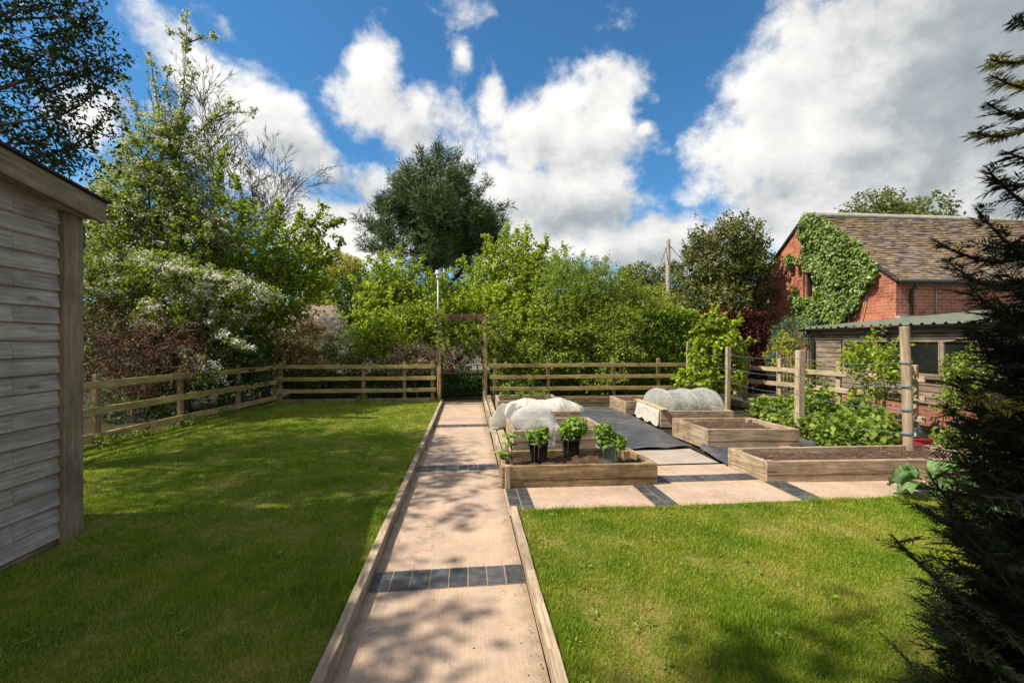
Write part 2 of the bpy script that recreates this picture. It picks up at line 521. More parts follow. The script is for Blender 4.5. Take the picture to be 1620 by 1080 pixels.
def brick_mat(name, a, b, mort, dirt):
    m, t = newmat(name)
    uv = t.n('ShaderNodeTexCoord').outputs['UV']
    p = t.n('ShaderNodeNewGeometry').outputs['Position']
    wob = t.n('ShaderNodeVectorMath', operation='ADD')
    nzv = t.n('ShaderNodeTexNoise', i_Scale=6.0)
    t.l(p, nzv.inputs['Vector'])
    scl = t.n('ShaderNodeVectorMath', operation='SCALE', i_Scale=0.012)
    t.l(nzv.outputs['Color'], scl.inputs[0])
    t.l(uv, wob.inputs[0])
    t.l(scl.outputs[0], wob.inputs[1])
    br = t.n('ShaderNodeTexBrick', offset=0.5)
    br.inputs['Scale'].default_value = 1.0
    br.inputs['Brick Width'].default_value = 0.235
    br.inputs['Row Height'].default_value = 0.078
    br.inputs['Mortar Size'].default_value = 0.007
    br.inputs['Mortar Smooth'].default_value = 0.3
    br.inputs['Bias'].default_value = 0.0
    br.inputs['Color1'].default_value = (*a, 1)
    br.inputs['Color2'].default_value = (*b, 1)
    br.inputs['Mortar'].default_value = (*mort, 1)
    t.l(wob.outputs[0], br.inputs['Vector'])
    n_ = t.noise(p, 1.6, 6, 0.7)
    c = t.mix(1.0, br.outputs['Color'], t.ramp(n_, [(0.28, 0.5), (0.5, 0.98), (0.75, 1.22)]), 'MULTIPLY')
    n2_ = t.noise(p, 26, 4, 0.7)
    c = t.mix(1.0, c, t.ramp(n2_, [(0.3, 0.75), (0.7, 1.2)]), 'MULTIPLY')
    d = t.noise(p, 0.9, 7, 0.75)
    c = t.mix(t.ramp(d, [(0.58, 0.0), (0.75, 0.55)]), c, dirt)
    finish(t, principled(t, c, 0.9, 0.2, bump(t, t.math('SUBTRACT', 1.0, br.outputs['Fac']), 0.6, 0.012)))


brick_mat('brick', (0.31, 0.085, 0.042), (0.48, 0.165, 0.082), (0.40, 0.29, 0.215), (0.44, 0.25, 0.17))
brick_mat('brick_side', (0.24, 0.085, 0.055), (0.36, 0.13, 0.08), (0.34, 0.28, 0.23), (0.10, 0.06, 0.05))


def tile_mat():
    m, t = newmat('roof_tile')
    geo = t.n('ShaderNodeNewGeometry')
    p = geo.outputs['Position']
    c = t.ramp(geo.outputs['Random Per Island'], [(0.0, (0.085, 0.065, 0.052)), (0.5, (0.155, 0.118, 0.088)), (1.0, (0.25, 0.19, 0.14))])
    n_ = t.noise(p, 1.1, 7, 0.72)
    c = t.mix(t.ramp(n_, [(0.48, 0.0), (0.68, 0.75)]), c, (0.27, 0.17, 0.055))
    n2_ = t.noise(p, 24, 5, 0.7)
    c = t.mix(1.0, c, t.ramp(n2_, [(0.3, 0.6), (0.7, 1.3)]), 'MULTIPLY')
    finish(t, principled(t, c, 0.9, 0.2, bump(t, n2_, 0.5, 0.01)))
    m, t = newmat('green_sheet')
    p = t.n('ShaderNodeNewGeometry').outputs['Position']
    a = t.noise(p, 2.5, 6, 0.7)
    c = t.ramp(a, [(0.3, (0.115, 0.135, 0.095)), (0.7, (0.19, 0.205, 0.15))])
    finish(t, principled(t, c, 0.5, 0.4))


tile_mat()


def net_mat(name, cover_lo, cover_hi, col):
    m, t = newmat(name)
    p = t.n('ShaderNodeNewGeometry').outputs['Position']
    nz = t.noise(p, 7, 6, 0.7)
    fa = t.ramp(nz, [(0.3, cover_lo), (0.7, cover_hi)])
    c = t.mix(t.ramp(t.noise(p, 3, 5, 0.7), [(0.45, 0.0), (0.75, 0.5)]), col, (0.50, 0.40, 0.30))
    df = t.n('ShaderNodeBsdfDiffuse')
    tl = t.n('ShaderNodeBsdfTranslucent')
    nb = bump(t, t.noise(t.mapping(p, scale=(1, 1.3, 1)), 22, 4, 0.65), 0.5, 0.02)
    for x in (df, tl):
        t.l(c, x.inputs['Color'])
        t.l(nb, x.inputs['Normal'])
    a = t.n('ShaderNodeMixShader', i_Fac=0.45)
    t.l(df.outputs[0], a.inputs[1])
    t.l(tl.outputs[0], a.inputs[2])
    tp = t.n('ShaderNodeBsdfTransparent')
    b = t.n('ShaderNodeMixShader')
    t.l(fa, b.inputs[0])
    t.l(tp.outputs[0], b.inputs[1])
    t.l(a.outputs[0], b.inputs[2])
    finish(t, b.outputs[0])


net_mat('netting', 0.30, 0.55, (0.72, 0.72, 0.70))
net_mat('fleece', 0.86, 0.97, (0.80, 0.77, 0.70))


# ------------------------------------------------------------------ objects
def props(o, label=None, cat=None, group=None, kind=None):
    if label:
        o['label'] = label
    if cat:
        o['category'] = cat
    if group:
        o['group'] = group
    if kind:
        o['kind'] = kind
    return o


def thing(name, label, cat, loc=(0, 0, 0), group=None):
    o = bpy.data.objects.new(name, None)
    o.empty_display_size = 0.1
    COL.objects.link(o)
    o.location = loc
    return props(o, label, cat, group)


def link(name, me, mat, parent=None, origin=None):
    """mesh data come in world coordinates; store them relative to the thing's base"""
    o = bpy.data.objects.new(name, me)
    COL.objects.link(o)
    if mat is not None:
        me.materials.append(MATS[mat] if isinstance(mat, str) else mat)
    base = None
    if parent is not None:
        base = Vector(parent.location)
        q = parent.parent
        while q is not None:
            base += Vector(q.location)
            q = q.parent
        o.parent = parent
    elif origin is not None:
        base = Vector(origin)
        o.location = base
    if base is not None:
        me.transform(Matrix.Translation(-base))
    return o


def fast_mesh(name, V, k, smooth=False):
    """V: (n*k,3) array, every k points one face"""
    V = np.ascontiguousarray(V, dtype=np.float32)
    n = len(V) // k
    me = bpy.data.meshes.new(name)
    me.vertices.add(len(V))
    me.vertices.foreach_set('co', V.ravel())
    me.loops.add(n * k)
    me.loops.foreach_set('vertex_index', np.arange(n * k, dtype=np.int32))
    me.polygons.add(n)
    me.polygons.foreach_set('loop_start', np.arange(n, dtype=np.int32) * k)
    me.polygons.foreach_set('loop_total', np.full(n, k, dtype=np.int32))
    me.update(calc_edges=True)
    return me


class MB:
    def __init__(self):
        self.V, self.F, self.UV = [], [], []

    def face(self, idx, uv=None):
        self.F.append(tuple(idx))
        self.UV.append(uv or [(0, 0)] * len(idx))

    def extrude(self, prof, o, ax, ay, L):
        o, ax, ay, L = Vector(o), Vector(ax), Vector(ay), Vector(L)
        n, b = len(prof), len(self.V)
        ln = L.length
        u0, v0 = random.random() * 20, random.random() * 20
        for t in (0, 1):
            for p in prof:
                self.V.append(o + ax * p[0] + ay * p[1] + L * t)
        v = v0
        for i in range(n):
            j = (i + 1) % n
            d = math.dist(prof[i], prof[j])
            self.face((b + i, b + j, b + n + j, b + n + i), [(u0, v), (u0, v + d), (u0 + ln, v + d), (u0 + ln, v)])
            v += d
        self.face([b + n + i for i in range(n)], [(u0 + p[0], v0 + p[1]) for p in prof])
        self.face([b + i for i in reversed(range(n))], [(u0 + p[0], v0 + p[1]) for p in reversed(prof)])

    def beam(self, a, b, wd, ht, up=(0, 0, 1)):
        a, b, up = Vector(a), Vector(b), Vector(up)
        L = b - a
        ax = L.cross(up).normalized()
        ay = ax.cross(L).normalized()
        self.extrude([(-wd / 2, -ht / 2), (wd / 2, -ht / 2), (wd / 2, ht / 2), (-wd / 2, ht / 2)], a, ax, ay, L)

    def box(self, lo, hi):
        lo, hi = Vector(lo), Vector(hi)
        s, c = hi - lo, (lo + hi) / 2
        k = max(range(3), key=lambda i: s[i])
        e = [Vector((1, 0, 0)), Vector((0, 1, 0)), Vector((0, 0, 1))]
        a, b = c.copy(), c.copy()
        a[k], b[k] = lo[k], hi[k]
        up = e[2] if k != 2 else e[1]
        if k == 0:
            self.beam(a, b, s[1], s[2], up)
        elif k == 1:
            self.beam(a, b, s[0], s[2], up)
        else:
            self.beam(a, b, s[0], s[1], up)

    def tube(self, pts, rad, n=6, caps=True):
        pts = [Vector(p) for p in pts]
        if isinstance(rad, (int, float)):
            rad = [rad] * len(pts)
        b = len(self.V)
        prev = None
        ln = 0
        u0 = random.random() * 10
        us = []
        for i, p in enumerate(pts):
            d = (pts[min(i + 1, len(pts) - 1)] - pts[max(i - 1, 0)])
            d = d.normalized() if d.length > 1e-9 else Vector((0, 0, 1))
            if prev is None:
                ref = Vector((0, 0, 1)) if abs(d.z) < 0.9 else Vector((1, 0, 0))
                x = d.cross(ref).normalized()
            else:
                x = (prev - d * prev.dot(d)).normalized()
            prev = x
            y = d.cross(x)
            if i:
                ln += (p - pts[i - 1]).length
            us.append(u0 + ln)
            for k in range(n):
                a = 2 * math.pi * k / n
                self.V.append(p + (x * math.cos(a) + y * math.sin(a)) * rad[i])
        for i in range(len(pts) - 1):
            for k in range(n):
                k2 = (k + 1) % n
                v1, v2 = k / n * 0.3, (k + 1) / n * 0.3
                self.face((b + i * n + k, b + i * n + k2, b + (i + 1) * n + k2, b + (i + 1) * n + k),
                          [(us[i], v1), (us[i], v2), (us[i + 1], v2), (us[i + 1], v1)])
        if caps:
            self.face([b + k for k in reversed(range(n))])
            e = b + (len(pts) - 1) * n
            self.face([e + k for k in range(n)])

    def grid(self, f, nu, nv, close_u=False):
        b = len(self.V)
        for j in range(nv + 1):
            for i in range(nu + 1):
                self.V.append(Vector(f(i / nu, j / nv)))
        for j in range(nv):
            for i in range(nu):
                q = b + j * (nu + 1) + i
                self.face((q, q + 1, q + nu + 2, q + nu + 1),
                          [(i / nu, j / nv), ((i + 1) / nu, j / nv), ((i + 1) / nu, (j + 1) / nv), (i / nu, (j + 1) / nv)])

    def lathe(self, prof, c, n=20, squash=None):
        b = len(self.V)
        c = Vector(c)
        for (r, z) in prof:
            for k in range(n):
                a = 2 * math.pi * k / n
                v = Vector((r * math.cos(a), r * math.sin(a), z))
                if squash:
                    v = squash(v)
                self.V.append(c + v)
        for i in range(len(prof) - 1):
            for k in range(n):
                k2 = (k + 1) % n
                self.face((b + i * n + k, b + i * n + k2, b + (i + 1) * n + k2, b + (i + 1) * n + k))

    def build(self, name, mat, parent=None, smooth=False, bevel=0.0, origin=None, normals=True):
        me = bpy.data.meshes.new(name)
        me.from_pydata([tuple(v) for v in self.V], [], self.F)
        uvl = me.uv_layers.new(name='UVMap')
        flat_uv = np.array([c for f in self.UV for c in f], dtype=np.float32).ravel()
        uvl.data.foreach_set('uv', flat_uv)
        if normals:
            bm = bmesh.new()
            bm.from_mesh(me)
            bmesh.ops.recalc_face_normals(bm, faces=bm.faces)
            bm.to_mesh(me)
            bm.free()
        if smooth:
            me.polygons.foreach_set('use_smooth', [True] * len(me.polygons))
        me.update()
        o = link(name, me, mat, parent, origin)
        if bevel:
            md = o.modifiers.new('bevel', 'BEVEL')
            md.width = bevel
            md.segments = 1
            md.limit_method = 'ANGLE'
        return o


def nz(p, s=1.0):
    return mnoise.noise(Vector(p) * s)


# ---------------------------------------------------------------- foliage
def unit(a):
    return a / np.maximum(np.linalg.norm(a, axis=-1, keepdims=True), 1e-9)


def leaf_quads(pos, dirv, nrm, length, width, fold=0.18):
    """kite shaped leaves: pos base, dirv along, nrm face normal"""
    d = unit(dirv)
    n_ = unit(nrm - d * np.sum(nrm * d, axis=1, keepdims=True))
    s = np.cross(d, n_)
    L = length[:, None]
    Wd = width[:, None]
    a = pos
    c = pos + d * L - n_ * L * 0.12
    b = pos + d * L * 0.45 + s * Wd * 0.5 + n_ * Wd * fold
    e = pos + d * L * 0.45 - s * Wd * 0.5 + n_ * Wd * fold
    return np.stack([a, b, c, e], axis=1).reshape(-1, 3)


def leaf_hex(pos, dirv, nrm, length, width, fold=0.15):
    """rounder leaves made of two quads folded on the rib"""
    d = unit(dirv)
    n_ = unit(nrm - d * np.sum(nrm * d, axis=1, keepdims=True))
    s = np.cross(d, n_)
    L = length[:, None]
    Wd = width[:, None]
    a = pos
    tip = pos + d * L - n_ * L * 0.16
    r1 = pos + d * L * 0.28 + s * Wd * 0.46 + n_ * Wd * fold
    r2 = pos + d * L * 0.66 + s * Wd * 0.42 + n_ * Wd * (fold - 0.06)
    l1 = pos + d * L * 0.28 - s * Wd * 0.46 + n_ * Wd * fold
    l2 = pos + d * L * 0.66 - s * Wd * 0.42 + n_ * Wd * (fold - 0.06)
    return np.stack([a, r1, r2, tip, l2, l1], axis=1).reshape(-1, 3)


def sample_blobs(blobs, n, shell, gap, seed):
    r = np.random.default_rng(seed)
    B = np.array([b[:6] for b in blobs], dtype=float)
    vol = (B[:, 3] * B[:, 4] * B[:, 5]) ** 0.8
    P, N = [], []
    got = 0
    off = Vector((seed * 1.37, seed * 0.71, seed * 2.1))
    while got < n:
        m = int((n - got) * 2.2) + 50
        k = r.choice(len(B), m, p=vol / vol.sum())
        d = unit(r.normal(size=(m, 3)))
        rad = shell + (1 - shell) * r.random(m) ** 0.5
        q = B[k, :3] + d * B[k, 3:6] * rad[:, None]
        if gap > 0:
            sc = 2.2 / max(0.3, float(np.mean(B[:, 3])))
            keep = np.array([mnoise.noise(Vector(x) * sc + off) + 0.5 * mnoise.noise(Vector(x) * sc * 2.7 + off) > gap - 0.5 for x in q])
            q, d = q[keep], d[keep]
        q, d = q[q[:, 2] > 0.03], d[q[:, 2] > 0.03]
        P.append(q)
        N.append(d)
        got += len(q)
    return np.concatenate(P)[:n], np.concatenate(N)[:n]


def clumpify(blobs, count, rf, seed, flat=.8):
    """break the lobes of a crown into many leafy clumps with gaps between them"""
    B = np.array([b[:6] for b in blobs])
    r = np.random.default_rng(seed + 41)
    P, N = sample_blobs(blobs, count, .45, 0, seed + 17)
    out = []
    for p in P:
        d = np.sum(((B[:, :3] - p) / B[:, 3:6]) ** 2, axis=1)
        b = B[int(np.argmin(d))]
        q = rf * float(np.mean(b[3:6])) * r.uniform(.65, 1.35)
        out.append((p[0], p[1], p[2], q, q, q * flat))
    return out


def foliage(P, N, L, m, leaf, seed, up=0.35, aspect=0.6, hexa=False, flatten=0.6, droop=0.0, spread=0.9, tilt=0.55):
    """twigs at P heading along N, each with m leaves; returns leaf verts, twig tips"""
    r = np.random.default_rng(seed + 5)
    n = len(P)
    D = unit(N * 0.7 + np.array([0, 0, up]) + r.normal(size=(n, 3)) * 0.45)
    Ls = L * (0.55 + 0.8 * r.random(n))
    t = (np.arange(m) + 0.6) / m
    pos = P[:, None, :] + D[:, None, :] * (Ls[:, None] * t[None, :])[..., None]
    pos = pos + r.normal(size=pos.shape) * leaf * 0.25
    pos[..., 2] -= droop * (t[None, :] ** 2) * Ls[:, None]
    side = unit(np.cross(D, r.normal(size=(n, 3))))
    side2 = np.cross(D, side)
    ang = np.arange(m) * 2.4
    sd = side[:, None, :] * np.cos(ang)[None, :, None] + side2[:, None, :] * np.sin(ang)[None, :, None]
    ld = D[:, None, :] * (1.05 - spread * 0.75) + sd * spread
    ld = ld + r.normal(size=ld.shape) * 0.25
    ld[..., 2] -= droop * 0.7
    ln = np.array([0, 0, flatten]) + N[:, None, :] * 0.35 + r.normal(size=ld.shape) * tilt
    pos, ld, ln = pos.reshape(-1, 3), ld.reshape(-1, 3), ln.reshape(-1, 3)
    s = leaf * (0.6 + 0.7 * r.random(len(pos)))
    fn = leaf_hex if hexa else leaf_quads
    return fn(pos, ld, ln, s, s * aspect), P + D * Ls[:, None], D


def limb_path(a, b, seed, sag=0.12, segs=6):
    r = random.Random(seed)
    a, b = Vector(a), Vector(b)
    L = (b - a).length
    out = []
    o1 = Vector((r.uniform(-1, 1), r.uniform(-1, 1), r.uniform(-0.4, 0.8))) * L * sag
    for i in range(segs + 1):
        t = i / segs
        p = a.lerp(b, t) + o1 * math.sin(math.pi * t) + Vector((0, 0, 1)) * (L * 0.08 * math.sin(math.pi * t))
        p += Vector((r.uniform(-1, 1), r.uniform(-1, 1), r.uniform(-1, 1))) * L * 0.015 * (0 < i < segs)
        out.append(p)
    return out


def woody(base, top, P, trunk_r, nlimb, nsub, seed, low=0.25, twig_r=0.006):
    """trunk, limbs to points of the crown, finer branches off the limbs"""
    r = random.Random(seed)
    mb = MB()
    base, top = Vector(base), Vector(top)
    tp = limb_path(base, top, seed, 0.05, 8)
    mb.tube(tp, [trunk_r * (1 - 0.85 * i / 8) * (1.25 if i == 0 else 1) for i in range(9)], 8)
    nodes = []
    idx = [r.randrange(len(P)) for _ in range(nlimb)]
    for k, i in enumerate(idx):
        q = Vector(P[i])
        h = (q.z - base.z) / max(0.1, top.z - base.z)
        f = min(0.92, max(low, h * r.uniform(0.35, 0.75)))
        a = tp[int(f * 8)]
        lp = limb_path(a, q, seed * 31 + k, 0.1, 6)
        r0 = trunk_r * (1 - 0.8 * f) * 0.5
        mb.tube(lp, [max(twig_r, r0 * (1 - 0.88 * j / 6)) for j in range(7)], 5)
        nodes += lp[2:]
    nodes += tp[3:]
    NA = np.array([tuple(x) for x in nodes])
    for k in range(nsub):
        q = P[r.randrange(len(P))]
        d = np.linalg.norm(NA - q, axis=1) + 0.25 * (NA[:, 2] > q[2])
        a = Vector(NA[int(np.argmin(d))])
        lp = limb_path(a, Vector(q), seed * 77 + k, 0.1, 3)
        mb.tube(lp, [twig_r * 2.2, twig_r * 1.7, twig_r * 1.2, twig_r * 0.6], 3, False)
    return mb


def PB(zc, *items):
    """crown lobes given by where they stand in the view and their depth"""
    out = []
    for it in items:
        px, py, rx, ry = it[:4]
        dz = it[4] if len(it) > 4 else 0.0
        rd = it[5] if len(it) > 5 else None
        z = zc + dz
        c = W(px, py, z)
        k = z / 720
        out.append((c.x, c.y, c.z, rx * k, (rd if rd else rx * k), ry * k))
    return out


def tree(name, label, cat, base, blobs, n, L, m, leaf, mat, seed, trunk_r=0.1, top=None, nlimb=14, nsub=120, shell=0.45, gap=0.35,
         group=None, barkm='bark', blossom=None, twig_r=0.006, trunk_name='trunk', crown_name='crown', shoots=None, clump=None, **kw):
    base = Vector(base)
    t = thing(name, label, cat, base, group)
    if clump:
        n1_ = int(n * .72)
        P1, N1 = sample_blobs(clumpify(blobs, clump[0], clump[1], seed), n1_, .5, 0, seed)
        P2, N2 = sample_blobs(blobs, n - n1_, shell, gap, seed)
        P, N = np.concatenate([P1, P2]), np.concatenate([N1, N2])
    else:
        P, N = sample_blobs(blobs, n, shell, gap, seed)
    V, tips, D = foliage(P, N, L, m, leaf, seed, **kw)
    k = 6 if kw.get('hexa') else 4
    lines = []
    if shoots:
        # long shoots that stick out of the crown: polylines given by where they stand in the view
        zc_, per_m, sl, items = shoots
        rs_ = np.random.default_rng(seed + 3)
        sp, sn = [], []
        for it in items:
            pl = [np.array(W(x_, y_, zc_ + (dz if i else 0.0) * 0)) for i, (x_, y_) in enumerate(it) for dz in (0,)]
            lines.append(pl)
            for a_, b_ in zip(pl[:-1], pl[1:]):
                ln_ = np.linalg.norm(b_ - a_)
                k_ = max(2, int(ln_ * per_m))
                f_ = rs_.random(k_)
                sp.append(a_ + (b_ - a_) * f_[:, None] + rs_.normal(size=(k_, 3)) * .02)
                q_ = rs_.normal(size=(k_, 3)) + (b_ - a_) / ln_ * .8
                sn.append(unit(q_))
        sp, sn = np.concatenate(sp), np.concatenate(sn)
        V2, t2, D2 = foliage(sp, sn, sl, m, leaf, seed + 8, **kw)
        V, tips, D = np.concatenate([V, V2]), np.concatenate([tips, t2]), np.concatenate([D, D2])
    link(crown_name, fast_mesh(crown_name, V, k), mat, t)
    if trunk_r > 0:
        if top is None:
            b = max(blobs, key=lambda b: b[2])
            top = (b[0], b[1], b[2])
        link_mb = woody(base, top, P, trunk_r, nlimb, nsub, seed, twig_r=twig_r)
        for pl in lines:
            n__ = len(pl)
            link_mb.tube(pl, [max(twig_r, .016 * (1 - i / n__)) for i in range(n__)], 5, False)
        link_mb.build(trunk_name, barkm, t, smooth=True, normals=False)
    if blossom:
        add_blossom(t, tips, D, seed=seed, n_main=n, **blossom)
    return t


def add_blossom(t, tips, D, seed, mat='petal_white', frac=0.4, size=0.02, per=14, spread=0.05, cond=None, name='blossom', patch=-.12, n_main=None, shoot_frac=0.0):
    r = np.random.default_rng(seed + 99)
    sel = r.random(len(tips)) < frac
    if cond is not None:
        sel &= cond(tips)
    # flowers gather in patches
    noisev = np.array([mnoise.noise(Vector(x) * 1.7 + Vector((seed, 0, 0))) for x in tips])
    sel &= noisev > patch
    if n_main is not None and shoot_frac:
        sel[n_main:] = r.random(len(tips) - n_main) < shoot_frac
    T, DD = tips[sel], D[sel]
    if len(T) == 0:
        return
    n = len(T)
    back = DD[:, None, :] * (-(r.random((n, per)) * spread * 4.5))[..., None]
    pos = T[:, None, :] + back + r.normal(size=(n, per, 3)) * np.array([spread, spread, spread * 0.45])
    pos[..., 2] += spread * 0.6
    pos = pos.reshape(-1, 3)
    nr = np.array([0, 0, 1.0]) + r.normal(size=pos.shape) * 0.5
    dr = r.normal(size=pos.shape)
    s = size * (0.6 + 0.8 * r.random(len(pos)))
    link(name, fast_mesh(name, leaf_quads(pos, dr, nr, s, s * 0.95, 0.1), 4), mat, t)


def plant(name, label, cat, base, blobs, n, L, m, leaf, mat, seed, group=None, stems=12, stem_mat='cane', stem_r=0.004, **kw):
    """herb or small shrub: foliage plus stems rising from the base"""
    base = Vector(base)
    t = thing(name, label, cat, base, group)
    bl = kw.pop('blossom', None)
    shell = kw.pop('shell', 0.3)
    gap = kw.pop('gap', 0.2)
    P, N = sample_blobs(blobs, n, shell, gap, seed)
    V, tips, D = foliage(P, N, L, m, leaf, seed, **kw)
    link('foliage', fast_mesh('foliage', V, 6 if kw.get('hexa') else 4), mat, t)
    mb = MB()
    r = random.Random(seed)
    for k in range(stems):
        q = Vector(P[r.randrange(len(P))])
        a = base + Vector((r.uniform(-.04, .04), r.uniform(-.04, .04), 0))
        mb.tube(limb_path(a, q, seed + k, 0.1, 4), [stem_r * 1.3, stem_r * 1.1, stem_r, stem_r * 0.8, stem_r * 0.5], 4, False)
    if stems:
        mb.build('stem', stem_mat, t, smooth=True, normals=False)
    if bl:
        add_blossom(t, tips, D, seed=seed, **bl)
    return t


# ================================================================== THE SETTING
mb = MB()
mb.grid(lambda u, v: ((u - .5) * 900, -60 + v * 900, -0.03), 6, 6)
props(mb.build('ground', 'earth'), kind='structure')


def fence_x(y):
    return -5.2 + 0.135 * (y - 6.7)


def lawn_h(x, y):
    return 0.045 + 0.012 * nz((x, y, 0), 0.9)


mb = MB()
mb.grid(lambda u, v: (-0.66 + (fence_x(-2 + 13.25 * v) - 0.1 + 0.66) * u, -2 + 13.25 * v,
                      lawn_h(-0.66 + (fence_x(-2 + 13.25 * v) + 0.56) * u, -2 + 13.25 * v)), 24, 50)
props(mb.build('lawn', 'lawn_base', smooth=True), kind='structure')
mb = MB()
mb.grid(lambda u, v: (0.43 + 6.0 * u, -2 + 5.9 * v - 0.02 * u * v, lawn_h(0.43 + 6 * u, -2 + 5.9 * v)), 24, 24)
props(mb.build('lawn', 'lawn_base', smooth=True), kind='structure')

# concrete path and its arm along the beds
mb = MB()
mb.grid(lambda u, v: (-0.60 + 0.96 * u, -2 + 13.3 * v, 0.0), 6, 30)
path = props(mb.build('path', 'concrete'), kind='structure')
mb = MB()
mb.grid(lambda u, v: (0.36 + 5.6 * u, 3.90 - 0.06 * u + (1.42 + 0.0 * u) * v, 0.004), 10, 4)
crosspath = props(mb.build('cross_path', 'concrete'), kind='structure')
mb = MB()
mb.grid(lambda u, v: (1.97 + 1.12 * u, 5.36 + 0.75 * v, 0.002), 4, 4)
props(mb.build('path_slab', 'slab'), kind='structure')


def band(parent, o, ax, ay, rows, cols, bl, bw, z, skew=0):
    """pavers laid in a mortar bed: rows along ay, cols along ax"""
    m1, m2 = MB(), MB()
    o, ax, ay = Vector(o), Vector(ax), Vector(ay)
    W_, H_ = cols * bw, rows * bl
    e = [o, o + ax * W_, o + ax * W_ + ay * H_, o + ay * H_]
    b = len(m1.V)
    m1.V += [p + Vector((0, 0, z)) for p in e]
    m1.face((0, 1, 2, 3))
    for r_ in range(rows):
        for c_ in range(cols):
            g = 0.005
            p = o + ax * (c_ * bw + g) + ay * (r_ * bl + g)
            q = ax * (bw - 2 * g)
            s = ay * (bl - 2 * g)
            j = random.uniform(-0.002, 0.002)
            b = len(m2.V)
            up = Vector((0, 0, z + 0.004 + j))
            m2.V += [p + up, p + q + up, p + q + s + up, p + s + up]
            dn = Vector((0, 0, -0.004))
            m2.V += [v + dn for v in m2.V[b:b + 4]]
            m2.face((b, b + 1, b + 2, b + 3))
            for i in range(4):
                k = (i + 1) % 4
                m2.face((b + i, b + 4 + i, b + 4 + k, b + k))
    f = m1.build('brick_band', 'mortar', parent)
    m2.build('paver', 'blue_brick', f)


band(path, (-0.598, 2.785, 0), (1, 0.02, 0), (0, 1, 0), 1, 8, 0.235, 0.1195, 0.004)
band(path, (-0.598, 5.32, 0), (1, 0.02, 0), (0, 1, 0), 1, 8, 0.225, 0.1195, 0.004)
band(path, (-0.598, 8.03, 0), (1, 0.02, 0), (0, 1, 0), 1, 8, 0.225, 0.1195, 0.004)
for bx in (0.375, 1.70, 3.14, 4.50):
    n_r = 6
    band(crosspath, (bx, 3.92 - 0.011 * bx, 0), (1, 0, 0), (0, 1, 0), n_r, 2, 0.115, 0.112, 0.008)
band(crosspath, (1.97, 4.66, 0), (1, -0.01, 0), (0, 1, 0), 1, 10, 0.215, 0.117, 0.009)


def lawn_edge(name, label, x, segs, z, wd, ht):
    t = thing(name, label, 'edging', (x, segs[0], 0))
    for a, b in zip(segs[:-1], segs[1:]):
        m = MB()
        j1, j2 = random.uniform(-.006, .006), random.uniform(-.006, .006)
        nseg = max(2, int((b - a) / 0.35))
        pts = [Vector((x + j1 + (j2 - j1) * i / nseg + 0.006 * nz((x, a + i, 3), 1.3), a + 0.003 + (b - a - 0.006) * i / nseg, z - ht / 2 + 0.006 * nz((x, i + a, 7), .8))) for i in range(nseg + 1)]
        for p, q in zip(pts[:-1], pts[1:]):
            m.beam(p, q, wd, ht)
        m.build('board', 'kerb_wood', t)
    return t


lawn_edge('timber_edging', 'long weathered timber edging board between the shaded lawn and the path', -0.632, [-1.5, 1.9, 4.3, 6.9, 9.2, 11.25], 0.085, 0.052, 0.13)
lawn_edge('timber_edging', 'short weathered timber edging board between the path and the sunlit lawn', 0.392, [-1.5, 1.35, 3.93], 0.075, 0.05, 0.12)


# ------------------------------------------------------------------ grass blades
def grass(name, xr, yr, n, seed, edge=None, hmul=1.0, inside=None):
    r = np.random.default_rng(seed)
    x = r.uniform(xr[0], xr[1], n * 5)
    y = r.uniform(yr[0], yr[1], n * 5)
    zc = x * SN + y * CS
    xc = x * CS - y * SN
    ok = (zc > 0.9) & (np.abs(xc) < zc * 1.18 + 0.2)
    ok &= r.random(len(x)) < np.minimum(1, (2.3 / np.maximum(zc, .5)) ** 1.3)
    if inside is not None:
        ok &= inside(x, y)
    x, y, zc = x[ok], y[ok], zc[ok]
    thin = np.array([mnoise.noise(Vector((a * 1.9, b * 1.9, 5))) + .6 * mnoise.noise(Vector((a * 5.1, b * 5.1, 8))) for a, b in zip(x, y)])
    ok = r.random(len(x)) < np.clip(.75 + 1.3 * thin, .16, 1)
    x, y, zc = x[ok][:n], y[ok][:n], zc[ok][:n]
    n = len(x)
    tuft = np.array([mnoise.noise(Vector((a * 3.1, b * 3.1, seed))) for a, b in zip(x, y)])
    h = (0.014 + 0.015 * r.random(n) + 0.024 * np.maximum(0, tuft)) * hmul
    if edge is not None:
        h *= 1 + edge(x, y)
    wd = 0.0020 * np.maximum(1, zc / 2.1) ** 0.85
    a = r.uniform(0, 2 * np.pi, n)
    lean = r.uniform(0.1, 0.9, n) * h
    la = r.uniform(0, 2 * np.pi, n)
    z0 = np.array([lawn_h(p, q) for p, q in zip(x, y)]) - 0.003
    b1 = np.stack([x - np.cos(a) * wd, y - np.sin(a) * wd, z0], 1)
    b2 = np.stack([x + np.cos(a) * wd, y + np.sin(a) * wd, z0], 1)
    tp = np.stack([x + np.cos(la) * lean, y + np.sin(la) * lean, z0 + h], 1)
    V = np.stack([b1, b2, tp], 1).reshape(-1, 3)
    o = link(name, fast_mesh(name, V, 3), 'grass')
    return props(o, kind='stuff')


g1 = grass('grass', (-6.2, -0.665), (0.9, 11.2), 330000, 3, edge=lambda x, y: 0.9 * (x > -0.72) * (np.sin(y * 5) > 0.2) + 0.8 * (x < -5.2 + 0.135 * (y - 6.7) + 0.12),
           inside=lambda x, y: (x > -5.2 + 0.135 * (y - 6.7) - 0.05) & ~((x < -2.9) & (y < 3.66)))
props(g1, 'short mown green lawn grass in tree shade left of the path', 'grass')
g2 = grass('grass', (0.425, 6.2), (0.9, 3.86), 200000, 4, edge=lambda x, y: 0.8 * (y > 3.78) + 0.5 * (x < 0.47))
props(g2, 'sunlit mown lawn grass with straw patches right of the path', 'grass')

